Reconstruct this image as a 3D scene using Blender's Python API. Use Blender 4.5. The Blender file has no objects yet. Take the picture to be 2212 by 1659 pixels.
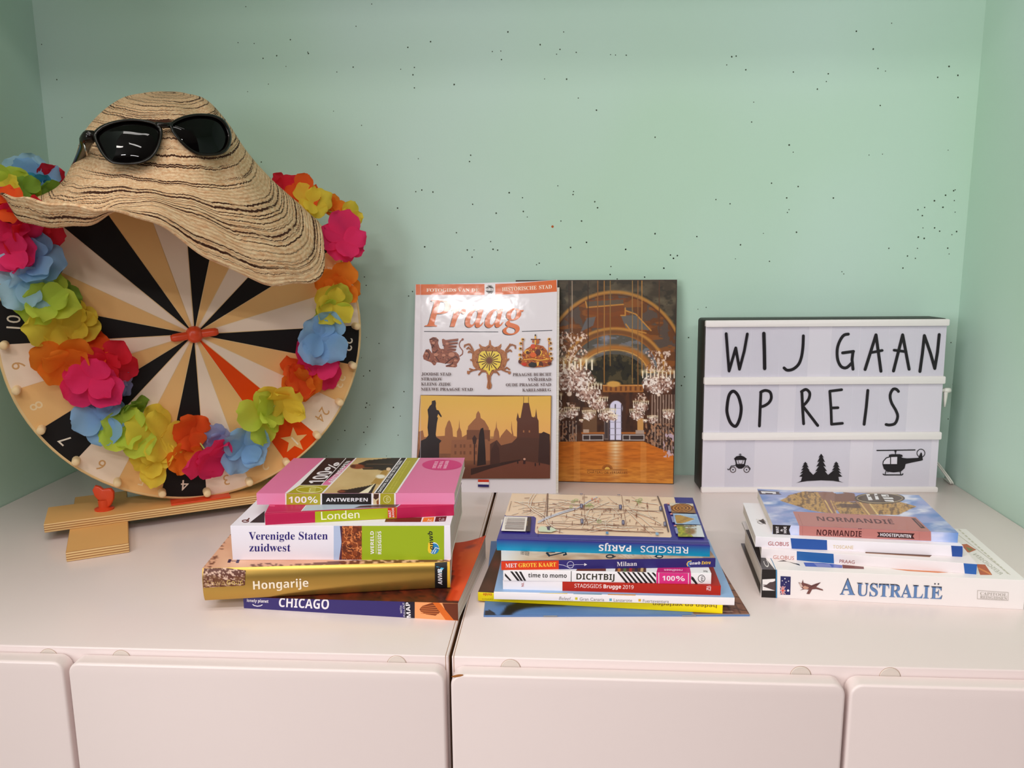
import bpy, bmesh, math, random
import numpy as np
from mathutils import Vector, Matrix
from mathutils.geometry import tessellate_polygon

# ------------------------------------------------------------------ camera, world, lamps, exposure
SC = bpy.context.scene
COL = bpy.context.collection
Z0 = 0.80                                   # height of the cabinet tops above the floor
W, H, F = 2212.0, 1659.0, 1770.31
AX = np.array([[0.99789185, -0.00313402, -0.06482313],      # rows: world x, y, z seen in camera right/up/forward
               [0.06435603, 0.17670169, 0.98215824],
               [-0.00837625, 0.98425946, -0.17653087]])
CAM = np.array([0.0, -0.593775, Z0 + 0.325])
cd = bpy.data.cameras.new('camera'); cam = bpy.data.objects.new('camera', cd); COL.objects.link(cam)
cd.sensor_width = 36.0; cd.lens = 36.0 * F / W; cd.clip_start = 0.01
mw = Matrix.Identity(4)
for r in range(3):
    mw[r][0], mw[r][1], mw[r][2], mw[r][3] = AX[r, 0], AX[r, 1], -AX[r, 2], CAM[r]
cam.matrix_world = mw
SC.camera = cam
SC.view_settings.view_transform = 'Standard'; SC.view_settings.look = 'None'
SC.view_settings.gamma = 1.0; SC.view_settings.use_curve_mapping = False
SC.view_settings.exposure = -0.30

wd = bpy.data.worlds.new('room_light'); SC.world = wd; wd.use_nodes = True
bg = wd.node_tree.nodes['Background']
bg.inputs[0].default_value = (1.0, 0.975, 0.96, 1); bg.inputs[1].default_value = 0.05

def lamp(name, loc, sx, sy, power, col, aim=None):
    l = bpy.data.lights.new(name, 'AREA'); l.shape = 'RECTANGLE'; l.size = sx; l.size_y = sy
    l.energy = power; l.color = col
    o = bpy.data.objects.new(name, l); COL.objects.link(o); o.location = loc
    if aim is not None:
        o.rotation_euler = (Vector(aim) - Vector(loc)).to_track_quat('-Z', 'Y').to_euler()
    return o
# fluorescent tubes under the ceiling of the room the window on its left side, and an added side fill
lamp('ceiling_tube_near', (0.15, -0.95, 2.50), 0.9, 0.10, 9, (1.0, 0.96, 0.92))
lamp('ceiling_tube_left', (-1.3, -1.2, 2.50), 1.2, 0.10, 24, (1.0, 0.95, 0.89))
lamp('ceiling_tube_far', (-0.53, -2.5, 2.50), 0.46, 0.10, 22, (1.0, 0.975, 0.97))
lamp('ceiling_tube_back', (0.85, -2.7, 2.50), 1.2, 0.10, 38, (1.0, 0.975, 0.97))
lamp('ceiling_tube_front', (-0.1, -0.35, 2.50), 1.2, 0.10, 7, (1.0, 0.95, 0.90))
lamp('window_daylight', (-1.7, -2.6, 1.45), 1.2, 1.2, 38, (0.95, 0.975, 1.0), (0.4, 0.3, 1.1))
lamp('added_side_fill', (-2.6, -1.9, 1.50), 1.2, 1.2, 22, (0.93, 0.97, 1.0), (0.5, 0.1, 1.1))  # added fill light that brightens the right wall, not a known window

# ------------------------------------------------------------------ helpers
def px_ray(px, py):
    return AX @ np.array([px - W / 2, -(py - H / 2), F])
def at_z(px, py, z):
    r = px_ray(px, py); return CAM + r * ((Z0 + z - CAM[2]) / r[2])
def at_y(px, py, y):
    r = px_ray(px, py); return CAM + r * ((y - CAM[1]) / r[1])
def at_plane(px, py, p0, n):
    r = px_ray(px, py); return CAM + r * (((p0 - CAM) @ n) / (r @ n))
def to_px(p):
    c = (np.asarray(p) - CAM) @ AX
    return np.stack([W / 2 + F * c[..., 0] / c[..., 2], H / 2 - F * c[..., 1] / c[..., 2]], -1)

def lin(c, gain=1.0):
    o = []
    for v in c:
        v = v / 255.0
        v = v / 12.92 if v <= 0.04045 else ((v + 0.055) / 1.055) ** 2.4
        o.append(min(v * gain, 0.95))
    return tuple(o)
def lin_arr(a):
    a = np.clip(a, 0, 255) / 255.0
    return np.where(a <= 0.04045, a / 12.92, ((a + 0.055) / 1.055) ** 2.4)

MATS = {}
def mat(name, rgb, rough=0.5, metal=0.0, spec=0.5, bump=None, noise=None, trans=0.0, coat=0.0):
    """rgb in 0..255 sRGB; bump=(scale,strength), noise=(scale,amount) slight tone variation"""
    if name in MATS: return MATS[name]
    m = bpy.data.materials.new(name); m.use_nodes = True; nt = m.node_tree; b = nt.nodes['Principled BSDF']
    c = lin(rgb); b.inputs['Base Color'].default_value = (*c, 1)
    b.inputs['Roughness'].default_value = rough; b.inputs['Metallic'].default_value = metal
    b.inputs['Specular IOR Level'].default_value = spec; b.inputs['Coat Weight'].default_value = coat
    tc = nt.nodes.new('ShaderNodeTexCoord')
    if noise:
        n = nt.nodes.new('ShaderNodeTexNoise'); n.inputs['Scale'].default_value = noise[0]; n.inputs['Detail'].default_value = 4
        nt.links.new(tc.outputs['Object'], n.inputs['Vector'])
        r = nt.nodes.new('ShaderNodeMapRange'); r.inputs[3].default_value = 1 - noise[1]; r.inputs[4].default_value = 1 + noise[1]
        nt.links.new(n.outputs['Fac'], r.inputs[0])
        h = nt.nodes.new('ShaderNodeHueSaturation'); h.inputs['Color'].default_value = (*c, 1)
        nt.links.new(r.outputs[0], h.inputs['Value']); nt.links.new(h.outputs[0], b.inputs['Base Color'])
    if bump:
        n = nt.nodes.new('ShaderNodeTexNoise'); n.inputs['Scale'].default_value = bump[0]; n.inputs['Detail'].default_value = 3
        nt.links.new(tc.outputs['Object'], n.inputs['Vector'])
        bp = nt.nodes.new('ShaderNodeBump'); bp.inputs['Strength'].default_value = bump[1]; bp.inputs['Distance'].default_value = 0.001
        nt.links.new(n.outputs['Fac'], bp.inputs['Height']); nt.links.new(bp.outputs[0], b.inputs['Normal'])
    if trans:                                          # thin cloth that lets light through
        out = nt.nodes['Material Output']; t = nt.nodes.new('ShaderNodeBsdfTranslucent'); t.inputs[0].default_value = (*c, 1)
        mx = nt.nodes.new('ShaderNodeMixShader'); mx.inputs[0].default_value = trans
        nt.links.new(b.outputs[0], mx.inputs[1]); nt.links.new(t.outputs[0], mx.inputs[2]); nt.links.new(mx.outputs[0], out.inputs[0])
    MATS[name] = m; return m

def print_mat(name, rough, coat=0.0, spec=0.5, bump=0.0):
    if name in MATS: return MATS[name]
    m = bpy.data.materials.new(name); m.use_nodes = True; nt = m.node_tree; b = nt.nodes['Principled BSDF']
    a = nt.nodes.new('ShaderNodeAttribute'); a.attribute_name = 'ink'
    hs = nt.nodes.new('ShaderNodeHueSaturation'); hs.inputs['Saturation'].default_value = 1.02; hs.inputs['Value'].default_value = 1.0
    nt.links.new(a.outputs['Color'], hs.inputs['Color']); nt.links.new(hs.outputs[0], b.inputs['Base Color'])
    b.inputs['Roughness'].default_value = rough; b.inputs['Coat Weight'].default_value = coat
    b.inputs['Coat Roughness'].default_value = 0.08 if bump else 0.05; b.inputs['Specular IOR Level'].default_value = spec
    if bump:
        tc = nt.nodes.new('ShaderNodeTexCoord'); n = nt.nodes.new('ShaderNodeTexNoise'); n.inputs['Scale'].default_value = 60
        nt.links.new(tc.outputs['Object'], n.inputs['Vector'])
        bp = nt.nodes.new('ShaderNodeBump'); bp.inputs['Strength'].default_value = bump; bp.inputs['Distance'].default_value = 0.002
        nt.links.new(n.outputs['Fac'], bp.inputs['Height']); nt.links.new(bp.outputs[0], b.inputs['Normal'])
        nt.links.new(bp.outputs[0], b.inputs['Coat Normal'])
    MATS[name] = m; return m

def link_mesh(name, verts, faces, mats, parent=None, smooth=False, mi=None, ink=None):
    me = bpy.data.meshes.new(name); me.from_pydata([tuple(v) for v in verts], [], faces); me.update()
    for m in (mats if isinstance(mats, (list, tuple)) else [mats]): me.materials.append(m)
    if mi is not None: me.polygons.foreach_set('material_index', mi)
    if ink is not None:
        at = me.color_attributes.new('ink', 'FLOAT_COLOR', 'POINT')
        a = np.ones((len(verts), 4), np.float32); a[:, :3] = np.asarray(ink)
        at.data.foreach_set('color', a.ravel())
    if smooth: me.polygons.foreach_set('use_smooth', [True] * len(me.polygons))
    o = bpy.data.objects.new(name, me); COL.objects.link(o)
    if parent: o.parent = parent
    return o

class MB:
    """collects shapes into one mesh"""
    def __init__(s): s.v, s.f, s.m = [], [], []
    def add(s, vs, fs, m=0):
        b = len(s.v); s.v += [tuple(x) for x in vs]; s.f += [tuple(i + b for i in q) for q in fs]; s.m += [m] * len(fs)
    def bm(s, b, m=0):
        b.verts.ensure_lookup_table(); b.verts.index_update()
        s.add([v.co[:] for v in b.verts], [[v.index for v in f.verts] for f in b.faces], m); b.free()
    def box(s, x0, y0, z0, x1, y1, z1, bev=0.0, seg=2, m=0):
        b = bmesh.new(); r = bmesh.ops.create_cube(b, size=1)
        for v in b.verts:
            v.co = Vector(((x0 + x1) / 2 + v.co.x * (x1 - x0), (y0 + y1) / 2 + v.co.y * (y1 - y0), (z0 + z1) / 2 + v.co.z * (z1 - z0)))
        if bev: bmesh.ops.bevel(b, geom=b.edges[:], offset=bev, segments=seg, profile=0.5, affect='EDGES')
        s.bm(b, m)
    def prism(s, pts, a, ext, bev=0.0, seg=2, m=0):
        """pts: outline points (3D), ext: extrusion vector; front outline edges rounded by bev"""
        b = bmesh.new(); ext = Vector(ext)
        lo = [b.verts.new(Vector(p)) for p in pts]; hi = [b.verts.new(Vector(p) + ext) for p in pts]
        n = len(pts); ff = b.faces.new(lo); b.faces.new(hi[::-1])
        for i in range(n): b.faces.new((lo[i], hi[i], hi[(i + 1) % n], lo[(i + 1) % n]))
        bmesh.ops.recalc_face_normals(b, faces=b.faces[:])
        if bev:
            es = [e for e in b.edges if e.verts[0] in lo and e.verts[1] in lo]
            if a == 'both': es += [e for e in b.edges if e.verts[0] in hi and e.verts[1] in hi]
            bmesh.ops.bevel(b, geom=es, offset=bev, segments=seg, profile=0.5, affect='EDGES')
        s.bm(b, m)
    def tube(s, path, rad, n=10, caps=True, m=0):
        path = [Vector(p) for p in path]; k = len(path)
        rads = rad if isinstance(rad, (list, tuple)) else [rad] * k
        up = Vector((0.13, 0.21, 0.97)).normalized(); base = len(s.v); vs = []
        for i, p in enumerate(path):
            t = (path[min(i + 1, k - 1)] - path[max(i - 1, 0)]).normalized()
            a = t.cross(up); a = a.normalized() if a.length > 1e-6 else t.orthogonal().normalized(); c = t.cross(a)
            for j in range(n):
                q = 2 * math.pi * j / n; vs.append(p + (a * math.cos(q) + c * math.sin(q)) * rads[i])
        fs = [(i * n + j, i * n + (j + 1) % n, (i + 1) * n + (j + 1) % n, (i + 1) * n + j) for i in range(k - 1) for j in range(n)]
        if caps: fs += [tuple(range(n))[::-1], tuple(range((k - 1) * n, k * n))]
        s.add(vs, fs, m)
    def lathe(s, prof, org, axis, n=24, m=0):
        """prof: (radius, height along axis)"""
        ax = Vector(axis).normalized(); a = ax.orthogonal().normalized(); c = ax.cross(a); o = Vector(org); vs = []
        for r, h in prof:
            for j in range(n):
                q = 2 * math.pi * j / n; vs.append(o + ax * h + (a * math.cos(q) + c * math.sin(q)) * r)
        fs = [(i * n + j, i * n + (j + 1) % n, (i + 1) * n + (j + 1) % n, (i + 1) * n + j) for i in range(len(prof) - 1) for j in range(n)]
        s.add(vs, fs, m)
    def build(s, name, mats, parent=None, smooth=False, angle=None):
        o = link_mesh(name, s.v, s.f, mats, parent, smooth, s.m)
        b = bmesh.new(); b.from_mesh(o.data); bmesh.ops.recalc_face_normals(b, faces=b.faces[:]); b.to_mesh(o.data); b.free()
        if angle is not None:
            o.data.polygons.foreach_set('use_smooth', [True] * len(o.data.polygons)); o.data.set_sharp_from_angle(angle=math.radians(angle))
        return o

def thing(name, label, cat, loc, rotz=0.0, group=None, tilt=0.0):
    o = bpy.data.objects.new(name, None); COL.objects.link(o); o.empty_display_size = 0.02
    o.location = (loc[0], loc[1], loc[2]); o.rotation_euler = (-tilt, 0, rotz); o.rotation_mode = 'XYZ'
    o['label'] = label; o['category'] = cat
    if group: o['group'] = group
    return o
def structure(o): o['kind'] = 'structure'; return o

# ------------------------------------------------------------------ lettering
MAP = {'sb': (0x1D5D4, 0x1D5EE, 0x1D7EC), 'ss': (0x1D5A0, 0x1D5BA, 0x1D7E2), 'rb': (0x1D400, 0x1D41A, 0x1D7CE),
       'ri': (0x1D468, 0x1D482, None), 'si': (0x1D63C, 0x1D656, None), 'n': None}
def glyphs(s, st):
    k = MAP[st]
    if k is None: return s
    o = ''
    for c in s:
        if 'A' <= c <= 'Z': o += chr(k[0] + ord(c) - 65)
        elif 'a' <= c <= 'z': o += chr(k[1] + ord(c) - 97)
        elif c.isdigit() and k[2]: o += chr(k[2] + ord(c) - 48)
        else: o += c
    return o
TXT = {}
def text_geo(s, st):
    if (s, st) in TXT: return TXT[(s, st)]
    c = bpy.data.curves.new('lettering', 'FONT'); c.body = glyphs(s, st); c.resolution_u = 3; c.size = 1
    o = bpy.data.objects.new('lettering', c)
    me = bpy.data.meshes.new_from_object(o)
    v = np.array([p.co[:2] for p in me.vertices]) if len(me.vertices) else np.zeros((1, 2))
    f = [tuple(p.vertices) for p in me.polygons]
    bpy.data.meshes.remove(me); bpy.data.objects.remove(o); bpy.data.curves.remove(c)
    TXT[(s, st)] = (v, f); return v, f
def cap_h(st):
    v, f = text_geo('H', st); return v[:, 1].max()

# ------------------------------------------------------------------ printed surfaces
CROPS = {'L': (420, 970, 3.45625), 'M': (1020, 1040, 3.56774), 'R': (1580, 1030, 3.5), 'P': (870, 590, 3.38525), 'B': (1490, 670, 3.74915),
         'A': (560, 960, 5.53), 'T': (900, 600, 7.1355), 'O': (900, 720, 7.1355), 'V': (1200, 600, 3.6852), 'J': (1060, 1060, 4.6083),
         'N': (1620, 1050, 4.8087), 'F': (0, 0, 1.0)}
class Face:
    """a flat (or softly bent) side of a thing: origin o, axes u, v (local), bend(u, v, h) -> local point.
    q(x, y) turns a point measured on the photograph into (u, v) on that side."""
    def __init__(s, pr, root, o, u, v, bend=None, crop='F'):
        s.pr = pr; s.M = root_matrix(root); s.o = Vector(o); s.u = Vector(u).normalized(); s.v = Vector(v).normalized(); s.n = s.u.cross(s.v)
        s.bend = bend or (lambda a, b, h: s.o + s.u * a + s.v * b + s.n * h); s.crop = crop
        R = s.M.to_3x3(); s.O = np.array(s.M @ s.o); s.U = np.array(R @ s.u); s.V = np.array(R @ s.v); s.N = np.array(R @ s.n)
    def q(s, x, y, crop=None):
        c = CROPS[crop or s.crop]; p = at_plane(c[0] + x / c[2], c[1] + y / c[2], s.O, s.N) - s.O
        return np.array([p @ s.U, p @ s.V])
    def inv(s, uv):
        c = CROPS[s.crop]; p = s.O + uv[..., :1] * s.U + uv[..., 1:2] * s.V
        return (to_px(p) - np.array(c[:2])) * c[2]
    def emit(s, uvs, faces, col, m=0, flat=True):
        s.pr.k += 1; h = 4e-5 + s.pr.k * 5e-6; b = len(s.pr.v)
        s.pr.v += [s.bend(a, c, h)[:] for a, c in uvs]
        s.pr.f += [tuple(i + b for i in f) for f in faces]; s.pr.m += [m] * len(faces)
        if flat: s.pr.c += [lin(col)] * len(uvs)
        else: s.pr.c += list(col)
    def poly_uv(s, pts, col, m=0):
        tri = tessellate_polygon([[Vector((p[0], p[1], 0)) for p in pts]])
        out = []
        for t in tri:
            a, b, c = (pts[i] for i in t)
            cr = (b[0] - a[0]) * (c[1] - a[1]) - (b[1] - a[1]) * (c[0] - a[0])
            out.append(tuple(t) if cr > 0 else (t[0], t[2], t[1]))
        s.emit(pts, out, col, m)
    def poly(s, pts, col, m=0): s.poly_uv([s.q(*p) for p in pts], col, m)
    def strip(s, pts, col, nx=1, ny=6, m=0):
        """four corners (tl, tr, br, bl) as a finely divided sheet, for bent sides"""
        c = [s.q(*p) for p in pts]; s.sheet(c, lambda S, T: np.tile(np.array(lin(col)), (S.size, 1)), nx, ny, m)
    def sheet(s, c, fn, nx, ny, m=0):
        tl, tr, br, bl = [np.asarray(p) for p in c]
        S, T = np.meshgrid(np.linspace(0, 1, nx + 1), np.linspace(0, 1, ny + 1)); S = S.ravel()[:, None]; T = T.ravel()[:, None]
        uv = (tl * (1 - S) + tr * S) * (1 - T) + (bl * (1 - S) + br * S) * T
        fs = [(j * (nx + 1) + i, (j + 1) * (nx + 1) + i, (j + 1) * (nx + 1) + i + 1, j * (nx + 1) + i + 1) for j in range(ny) for i in range(nx)]
        s.emit(uv, fs, fn(S[:, 0], T[:, 0]), m, flat=False)
    def picture(s, c, paint, nx, ny):
        """a printed picture: paint(Canvas) fills a raster spread over the corners (tl, tr, br, bl, uv)"""
        tl, tr, br, bl = [np.asarray(p) for p in c]
        def fn(S, T):
            uv = (tl * (1 - S[:, None]) + tr * S[:, None]) * (1 - T[:, None]) + (bl * (1 - S[:, None]) + br * S[:, None]) * T[:, None]
            k = Canvas(s.inv(uv)); paint(k); return lin_arr(k.c)
        s.sheet(c, fn, nx, ny)
    def ell(s, x, y, rx, ry, col, n=24, rot=0.0, m=0):
        c, d = math.cos(rot), math.sin(rot)
        s.poly([(x + rx * math.cos(t) * c - ry * math.sin(t) * d, y + rx * math.cos(t) * d + ry * math.sin(t) * c) for t in [2 * math.pi * i / n for i in range(n)]], col, m)
    def ring(s, x, y, rx, ry, w, col, n=28):
        s.line([(x + rx * math.cos(2 * math.pi * i / n), y + ry * math.sin(2 * math.pi * i / n)) for i in range(n)], w, col, closed=True)
    def line(s, pts, w, col, closed=False, taper=None, caps=False):
        """stroke of width w (crop pixels) along pts"""
        P = [np.array(p, float) for p in pts]; n = len(P); L, R = [], []
        for i in range(n):
            a = P[(i - 1) % n] if closed or i > 0 else P[i]; b = P[(i + 1) % n] if closed or i < n - 1 else P[i]
            d1 = P[i] - a; d2 = b - P[i]
            d1 = d1 / (np.linalg.norm(d1) + 1e-9); d2 = d2 / (np.linalg.norm(d2) + 1e-9)
            t = d1 + d2; t = t / (np.linalg.norm(t) + 1e-9); nn = np.array([-t[1], t[0]])
            k = max(0.45, abs(t @ (d1 if np.linalg.norm(d1) > .5 else d2)))
            ww = (w if taper is None else taper[i]) / 2 / k
            L.append(s.q(*(P[i] + nn * ww))); R.append(s.q(*(P[i] - nn * ww)))
        fs = [(i, i + 1, n + i + 1, n + i) for i in range(n - 1)]
        if closed: fs.append((n - 1, 0, n, 2 * n - 1))
        s.emit(L + R, fs, col)
        if caps:
            for p in (P[0], P[-1]): s.ell(p[0], p[1], w / 2, w / 2, col, 14)
    def text(s, p0, p1, cap, col, body, style='sb', shear=0.0, gap=None):
        """body along the baseline p0 -> p1; cap = cap height in crop pixels (or an 'up' vector)"""
        v, f = text_geo(body, style)
        if not f: return
        a = s.q(*p0); b = s.q(*p1)
        d = np.array(p1, float) - np.array(p0, float); dl = np.linalg.norm(d)
        upv = np.array([d[1], -d[0]]) / dl * cap if not isinstance(cap, tuple) else np.array(cap, float)
        up = s.q(*(np.array(p0) + upv)) - a
        x0, x1 = v[:, 0].min(), v[:, 0].max(); X = (v[:, 0] - x0) / (x1 - x0); Y = v[:, 1] / cap_h(style)
        uv = a + X[:, None] * (b - a) + Y[:, None] * (up + shear * (b - a) / np.linalg.norm(b - a) * np.linalg.norm(up))
        a1, b1, c1 = (uv[i] for i in f[0][:3])
        big = sum((uv[g[1]][0] - uv[g[0]][0]) * (uv[g[2]][1] - uv[g[0]][1]) - (uv[g[1]][1] - uv[g[0]][1]) * (uv[g[2]][0] - uv[g[0]][0]) for g in f)
        if big < 0: f = [g[::-1] for g in f]
        s.emit(uv, f, col)
    def speckle(s, pts, n, cols, size, seed):
        """mottling of a printed figure: small blots kept inside its outline"""
        rn = random.Random(seed); P = [np.array(p, float) for p in pts]; xs = [p[0] for p in P]; ys = [p[1] for p in P]; k = 0
        while k < n:
            x, y = rn.uniform(min(xs), max(xs)), rn.uniform(min(ys), max(ys)); r = rn.uniform(*size); ins = False; dm = 1e9
            for i in range(len(P)):
                a, b = P[i - 1], P[i]
                if (a[1] > y) != (b[1] > y) and x < (b[0] - a[0]) * (y - a[1]) / (b[1] - a[1]) + a[0]: ins = not ins
                d = b - a; t = min(max(((x - a[0]) * d[0] + (y - a[1]) * d[1]) / (d @ d + 1e-9), 0), 1); dm = min(dm, math.hypot(x - a[0] - t * d[0], y - a[1] - t * d[1]))
            k += .02
            if ins and dm > r: s.ell(x, y, r, r * rn.uniform(.4, .9), rn.choice(cols), 7, rn.uniform(0, 3)); k += .98
    def percent(s, p0, p1, cap, col, w):
        """a bold % sign between baseline points"""
        d = np.array(p1, float) - np.array(p0, float); dl = np.linalg.norm(d); e = d / dl
        up = (np.array([d[1], -d[0]]) / dl * cap) if not isinstance(cap, tuple) else np.array(cap, float)
        o = np.array(p0, float); g = lambda a, b: tuple(o + d * a + up * b)
        for cx, cy in ((.22, .74), (.78, .26)):
            pts = [g(cx + .15 * math.cos(t), cy + .20 * math.sin(t)) for t in [2 * math.pi * i / 18 for i in range(18)]]
            s.line(pts, w, col, closed=True)
        s.line([g(.24, -.02), g(.76, 1.02)], w * .8, col)

class Canvas:
    """numpy raster used to paint the printed photographs of the covers"""
    def __init__(s, xy): s.x, s.y = xy[:, 0], xy[:, 1]; s.c = np.zeros((len(xy), 3)); s.rng = np.random.RandomState(7)
    def fill(s, col): s.c[:] = col
    def noise(s, sx, sy, seed=0, oct=3):
        r = np.zeros(len(s.x)); amp = 1.0; tot = 0
        for o in range(oct):
            R = np.random.RandomState(seed + 31 * o); n = 64; T = R.rand(n, n)
            X = s.x / sx * 2 ** o + 1000.0; Y = s.y / sy * 2 ** o + 1000.0
            i = np.floor(X).astype(int); j = np.floor(Y).astype(int); fx = X - i; fy = Y - j
            fx = fx * fx * (3 - 2 * fx); fy = fy * fy * (3 - 2 * fy)
            g = lambda a, b: T[a % n, b % n]
            r += amp * ((g(i, j) * (1 - fx) + g(i + 1, j) * fx) * (1 - fy) + (g(i, j + 1) * (1 - fx) + g(i + 1, j + 1) * fx) * fy); tot += amp; amp *= .5
        return r / tot
    def soft(s, t, *a): return np.clip((s.noise(*a) - t) / .06, 0, 1)
    def mix(s, m, col):
        m = np.clip(m, 0, 1)[:, None]; s.c = s.c * (1 - m) + np.asarray(col, float) * m
    def ell(s, x, y, rx, ry, col, soft=0.04, k=1.0):
        d = np.sqrt(((s.x - x) / rx) ** 2 + ((s.y - y) / ry) ** 2); s.mix(k * np.clip((1 - d) / soft, 0, 1), col)
    def arch(s, x, y, rx, ry, w, col, k=1.0):
        d = np.sqrt(((s.x - x) / rx) ** 2 + ((s.y - y) / ry) ** 2); s.mix(k * np.clip(1.3 - abs(d - 1) * ry / w, 0, 1) * (s.y < y), col)
    def rect(s, x0, y0, x1, y1, col, soft=2.0, k=1.0):
        m = np.clip((s.x - x0) / soft, 0, 1) * np.clip((x1 - s.x) / soft, 0, 1) * np.clip((s.y - y0) / soft, 0, 1) * np.clip((y1 - s.y) / soft, 0, 1)
        s.mix(k * m, col)
    def inside(s, pts):
        r = np.zeros(len(s.x), bool); n = len(pts)
        for i in range(n):
            (xa, ya), (xb, yb) = pts[i], pts[(i + 1) % n]
            if ya == yb: continue
            c = ((ya > s.y) != (yb > s.y)) & (s.x < (xb - xa) * (s.y - ya) / (yb - ya) + xa); r ^= c
        return r
    def poly(s, pts, col, k=1.0): s.mix(s.inside(pts).astype(float) * k, col)
    def line(s, pts, w, col, k=1.0):
        for (xa, ya), (xb, yb) in zip(pts[:-1], pts[1:]):
            d = np.array([xb - xa, yb - ya], float); l2 = d @ d + 1e-9
            t = np.clip(((s.x - xa) * d[0] + (s.y - ya) * d[1]) / l2, 0, 1)
            q = np.hypot(s.x - xa - t * d[0], s.y - ya - t * d[1]); s.mix(k * np.clip(1.0 - (q - w / 2) / (w * .5), 0, 1), col)
    def glow(s, x, y, r, col, k=1.0):
        d = np.hypot(s.x - x, s.y - y) / r; s.mix(k * np.clip(1 - d, 0, 1) ** 2, col)

class Print:
    def __init__(s): s.v, s.f, s.m, s.c, s.k = [], [], [], [], 0
    def base(s, mb, col, cols=None):
        """start from plain solid geometry in one ink colour"""
        s.v += mb.v; s.f += mb.f; s.m += mb.m; s.c += cols if cols else [lin(col)] * len(mb.v)
    def build(s, name, mats, parent, angle=35):
        o = link_mesh(name, s.v, s.f, mats, parent, False, s.m, s.c)
        o.data.polygons.foreach_set('use_smooth', [True] * len(o.data.polygons)); o.data.set_sharp_from_angle(angle=math.radians(angle))
        return o
def root_matrix(o):
    return Matrix.Translation(o.location) @ o.rotation_euler.to_matrix().to_4x4()

GLOSS = print_mat('glossy_print', 0.30, 0.18, .4)
SATIN = print_mat('satin_print', 0.42, 0.03, .35)
PAPER = mat('page_paper', (226, 214, 204), 0.85, bump=None)
def page_mat():
    m = bpy.data.materials.new('page_edges'); m.use_nodes = True; nt = m.node_tree; b = nt.nodes['Principled BSDF']
    tc = nt.nodes.new('ShaderNodeTexCoord'); mp = nt.nodes.new('ShaderNodeMapping'); mp.inputs['Scale'].default_value = (6, 6, 1900)
    n = nt.nodes.new('ShaderNodeTexNoise'); n.inputs['Scale'].default_value = 1.0; n.inputs['Detail'].default_value = 3
    r = nt.nodes.new('ShaderNodeValToRGB'); r.color_ramp.elements[0].position = .3; r.color_ramp.elements[1].position = .65
    r.color_ramp.elements[0].color = (*lin((196, 182, 168)), 1); r.color_ramp.elements[1].color = (*lin((238, 228, 220)), 1)
    nt.links.new(tc.outputs['Object'], mp.inputs[0]); nt.links.new(mp.outputs[0], n.inputs['Vector']); nt.links.new(n.outputs['Fac'], r.inputs[0])
    nt.links.new(r.outputs[0], b.inputs['Base Color']); b.inputs['Roughness'].default_value = 0.85
    return m
PAGES = page_mat()

# ------------------------------------------------------------------ the niche: walls, floor, ceiling
XL, XR, YB = -0.7001, 0.5125, 0.5112
def wall_mat(name, rgb):
    m = bpy.data.materials.new(name); m.use_nodes = True; nt = m.node_tree; b = nt.nodes['Principled BSDF']
    tc = nt.nodes.new('ShaderNodeTexCoord')
    n = nt.nodes.new('ShaderNodeTexNoise'); n.inputs['Scale'].default_value = 2.2; n.inputs['Detail'].default_value = 2
    nt.links.new(tc.outputs['Object'], n.inputs['Vector'])
    r = nt.nodes.new('ShaderNodeValToRGB'); r.color_ramp.elements[0].position = .35; r.color_ramp.elements[1].position = .68
    a = np.array(rgb, float); r.color_ramp.elements[0].color = (*lin(a * np.array([.965, .985, .955])), 1); r.color_ramp.elements[1].color = (*lin(a * np.array([1.02, 1.0, 1.035])), 1)
    nt.links.new(n.outputs['Fac'], r.inputs[0]); nt.links.new(r.outputs[0], b.inputs['Base Color'])
    b.inputs['Roughness'].default_value = 0.62; b.inputs['Specular IOR Level'].default_value = 0.3
    n2 = nt.nodes.new('ShaderNodeTexNoise'); n2.inputs['Scale'].default_value = 420; n2.inputs['Detail'].default_value = 3
    nt.links.new(tc.outputs['Object'], n2.inputs['Vector'])
    bp = nt.nodes.new('ShaderNodeBump'); bp.inputs['Strength'].default_value = 0.12; bp.inputs['Distance'].default_value = 0.0006
    nt.links.new(n2.outputs['Fac'], bp.inputs['Height']); nt.links.new(bp.outputs[0], b.inputs['Normal'])
    return m
MINT = wall_mat('mint_wall_paint', (195, 220, 206))
SPECK = mat('wall_speck', (52, 62, 44), 0.9); RUST = mat('wall_rust_speck', (176, 92, 44), 0.9)

mb = MB(); mb.box(XL - .06, YB, 0, XR + .06, YB + .06, 2.6)
rnd = random.Random(4)
DOT1 = [(838, 24), (744, 157), (1190, 249), (1054, 283), (1651, 191), (1984, 191), (1844, 267), (1962, 295), (1942, 324), (2059, 313), (1558, 308), (1609, 305),
        (1613, 356), (1092, 403), (1084, 447), (1011, 414), (1093, 525), (727, 401), (1330, 505), (1870, 472), (2002, 473), (2071, 586), (2180, 658), (610, 664),
        (777, 749), (1116, 948), (871, 985), (1429, 927), (1422, 965), (1101, 1145), (1137, 1135), (1203, 1147), (992, 1243), (1659, 1151), (1738, 1181),
        (1743, 1263), (1440, 1220), (1581, 1273), (1767, 1296), (1949, 1110), (2043, 1144), (2040, 1162), (2170, 1205), (2187, 1241), (1968, 1320), (2091, 1320),
        (1344, 1390), (1548, 1443), (1409, 1493), (1449, 1493), (1437, 1536), (1562, 1489), (1590, 1494), (1154, 1474), (2120, 1447), (2026, 1478), (1822, 1581),
        (1838, 1572), (40, 255), (136, 260), (352, 237), (270, 333), (189, 349), (326, 397), (456, 312), (460, 320), (221, 503), (97, 548), (178, 968), (630, 430), (86, 40)]
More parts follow.
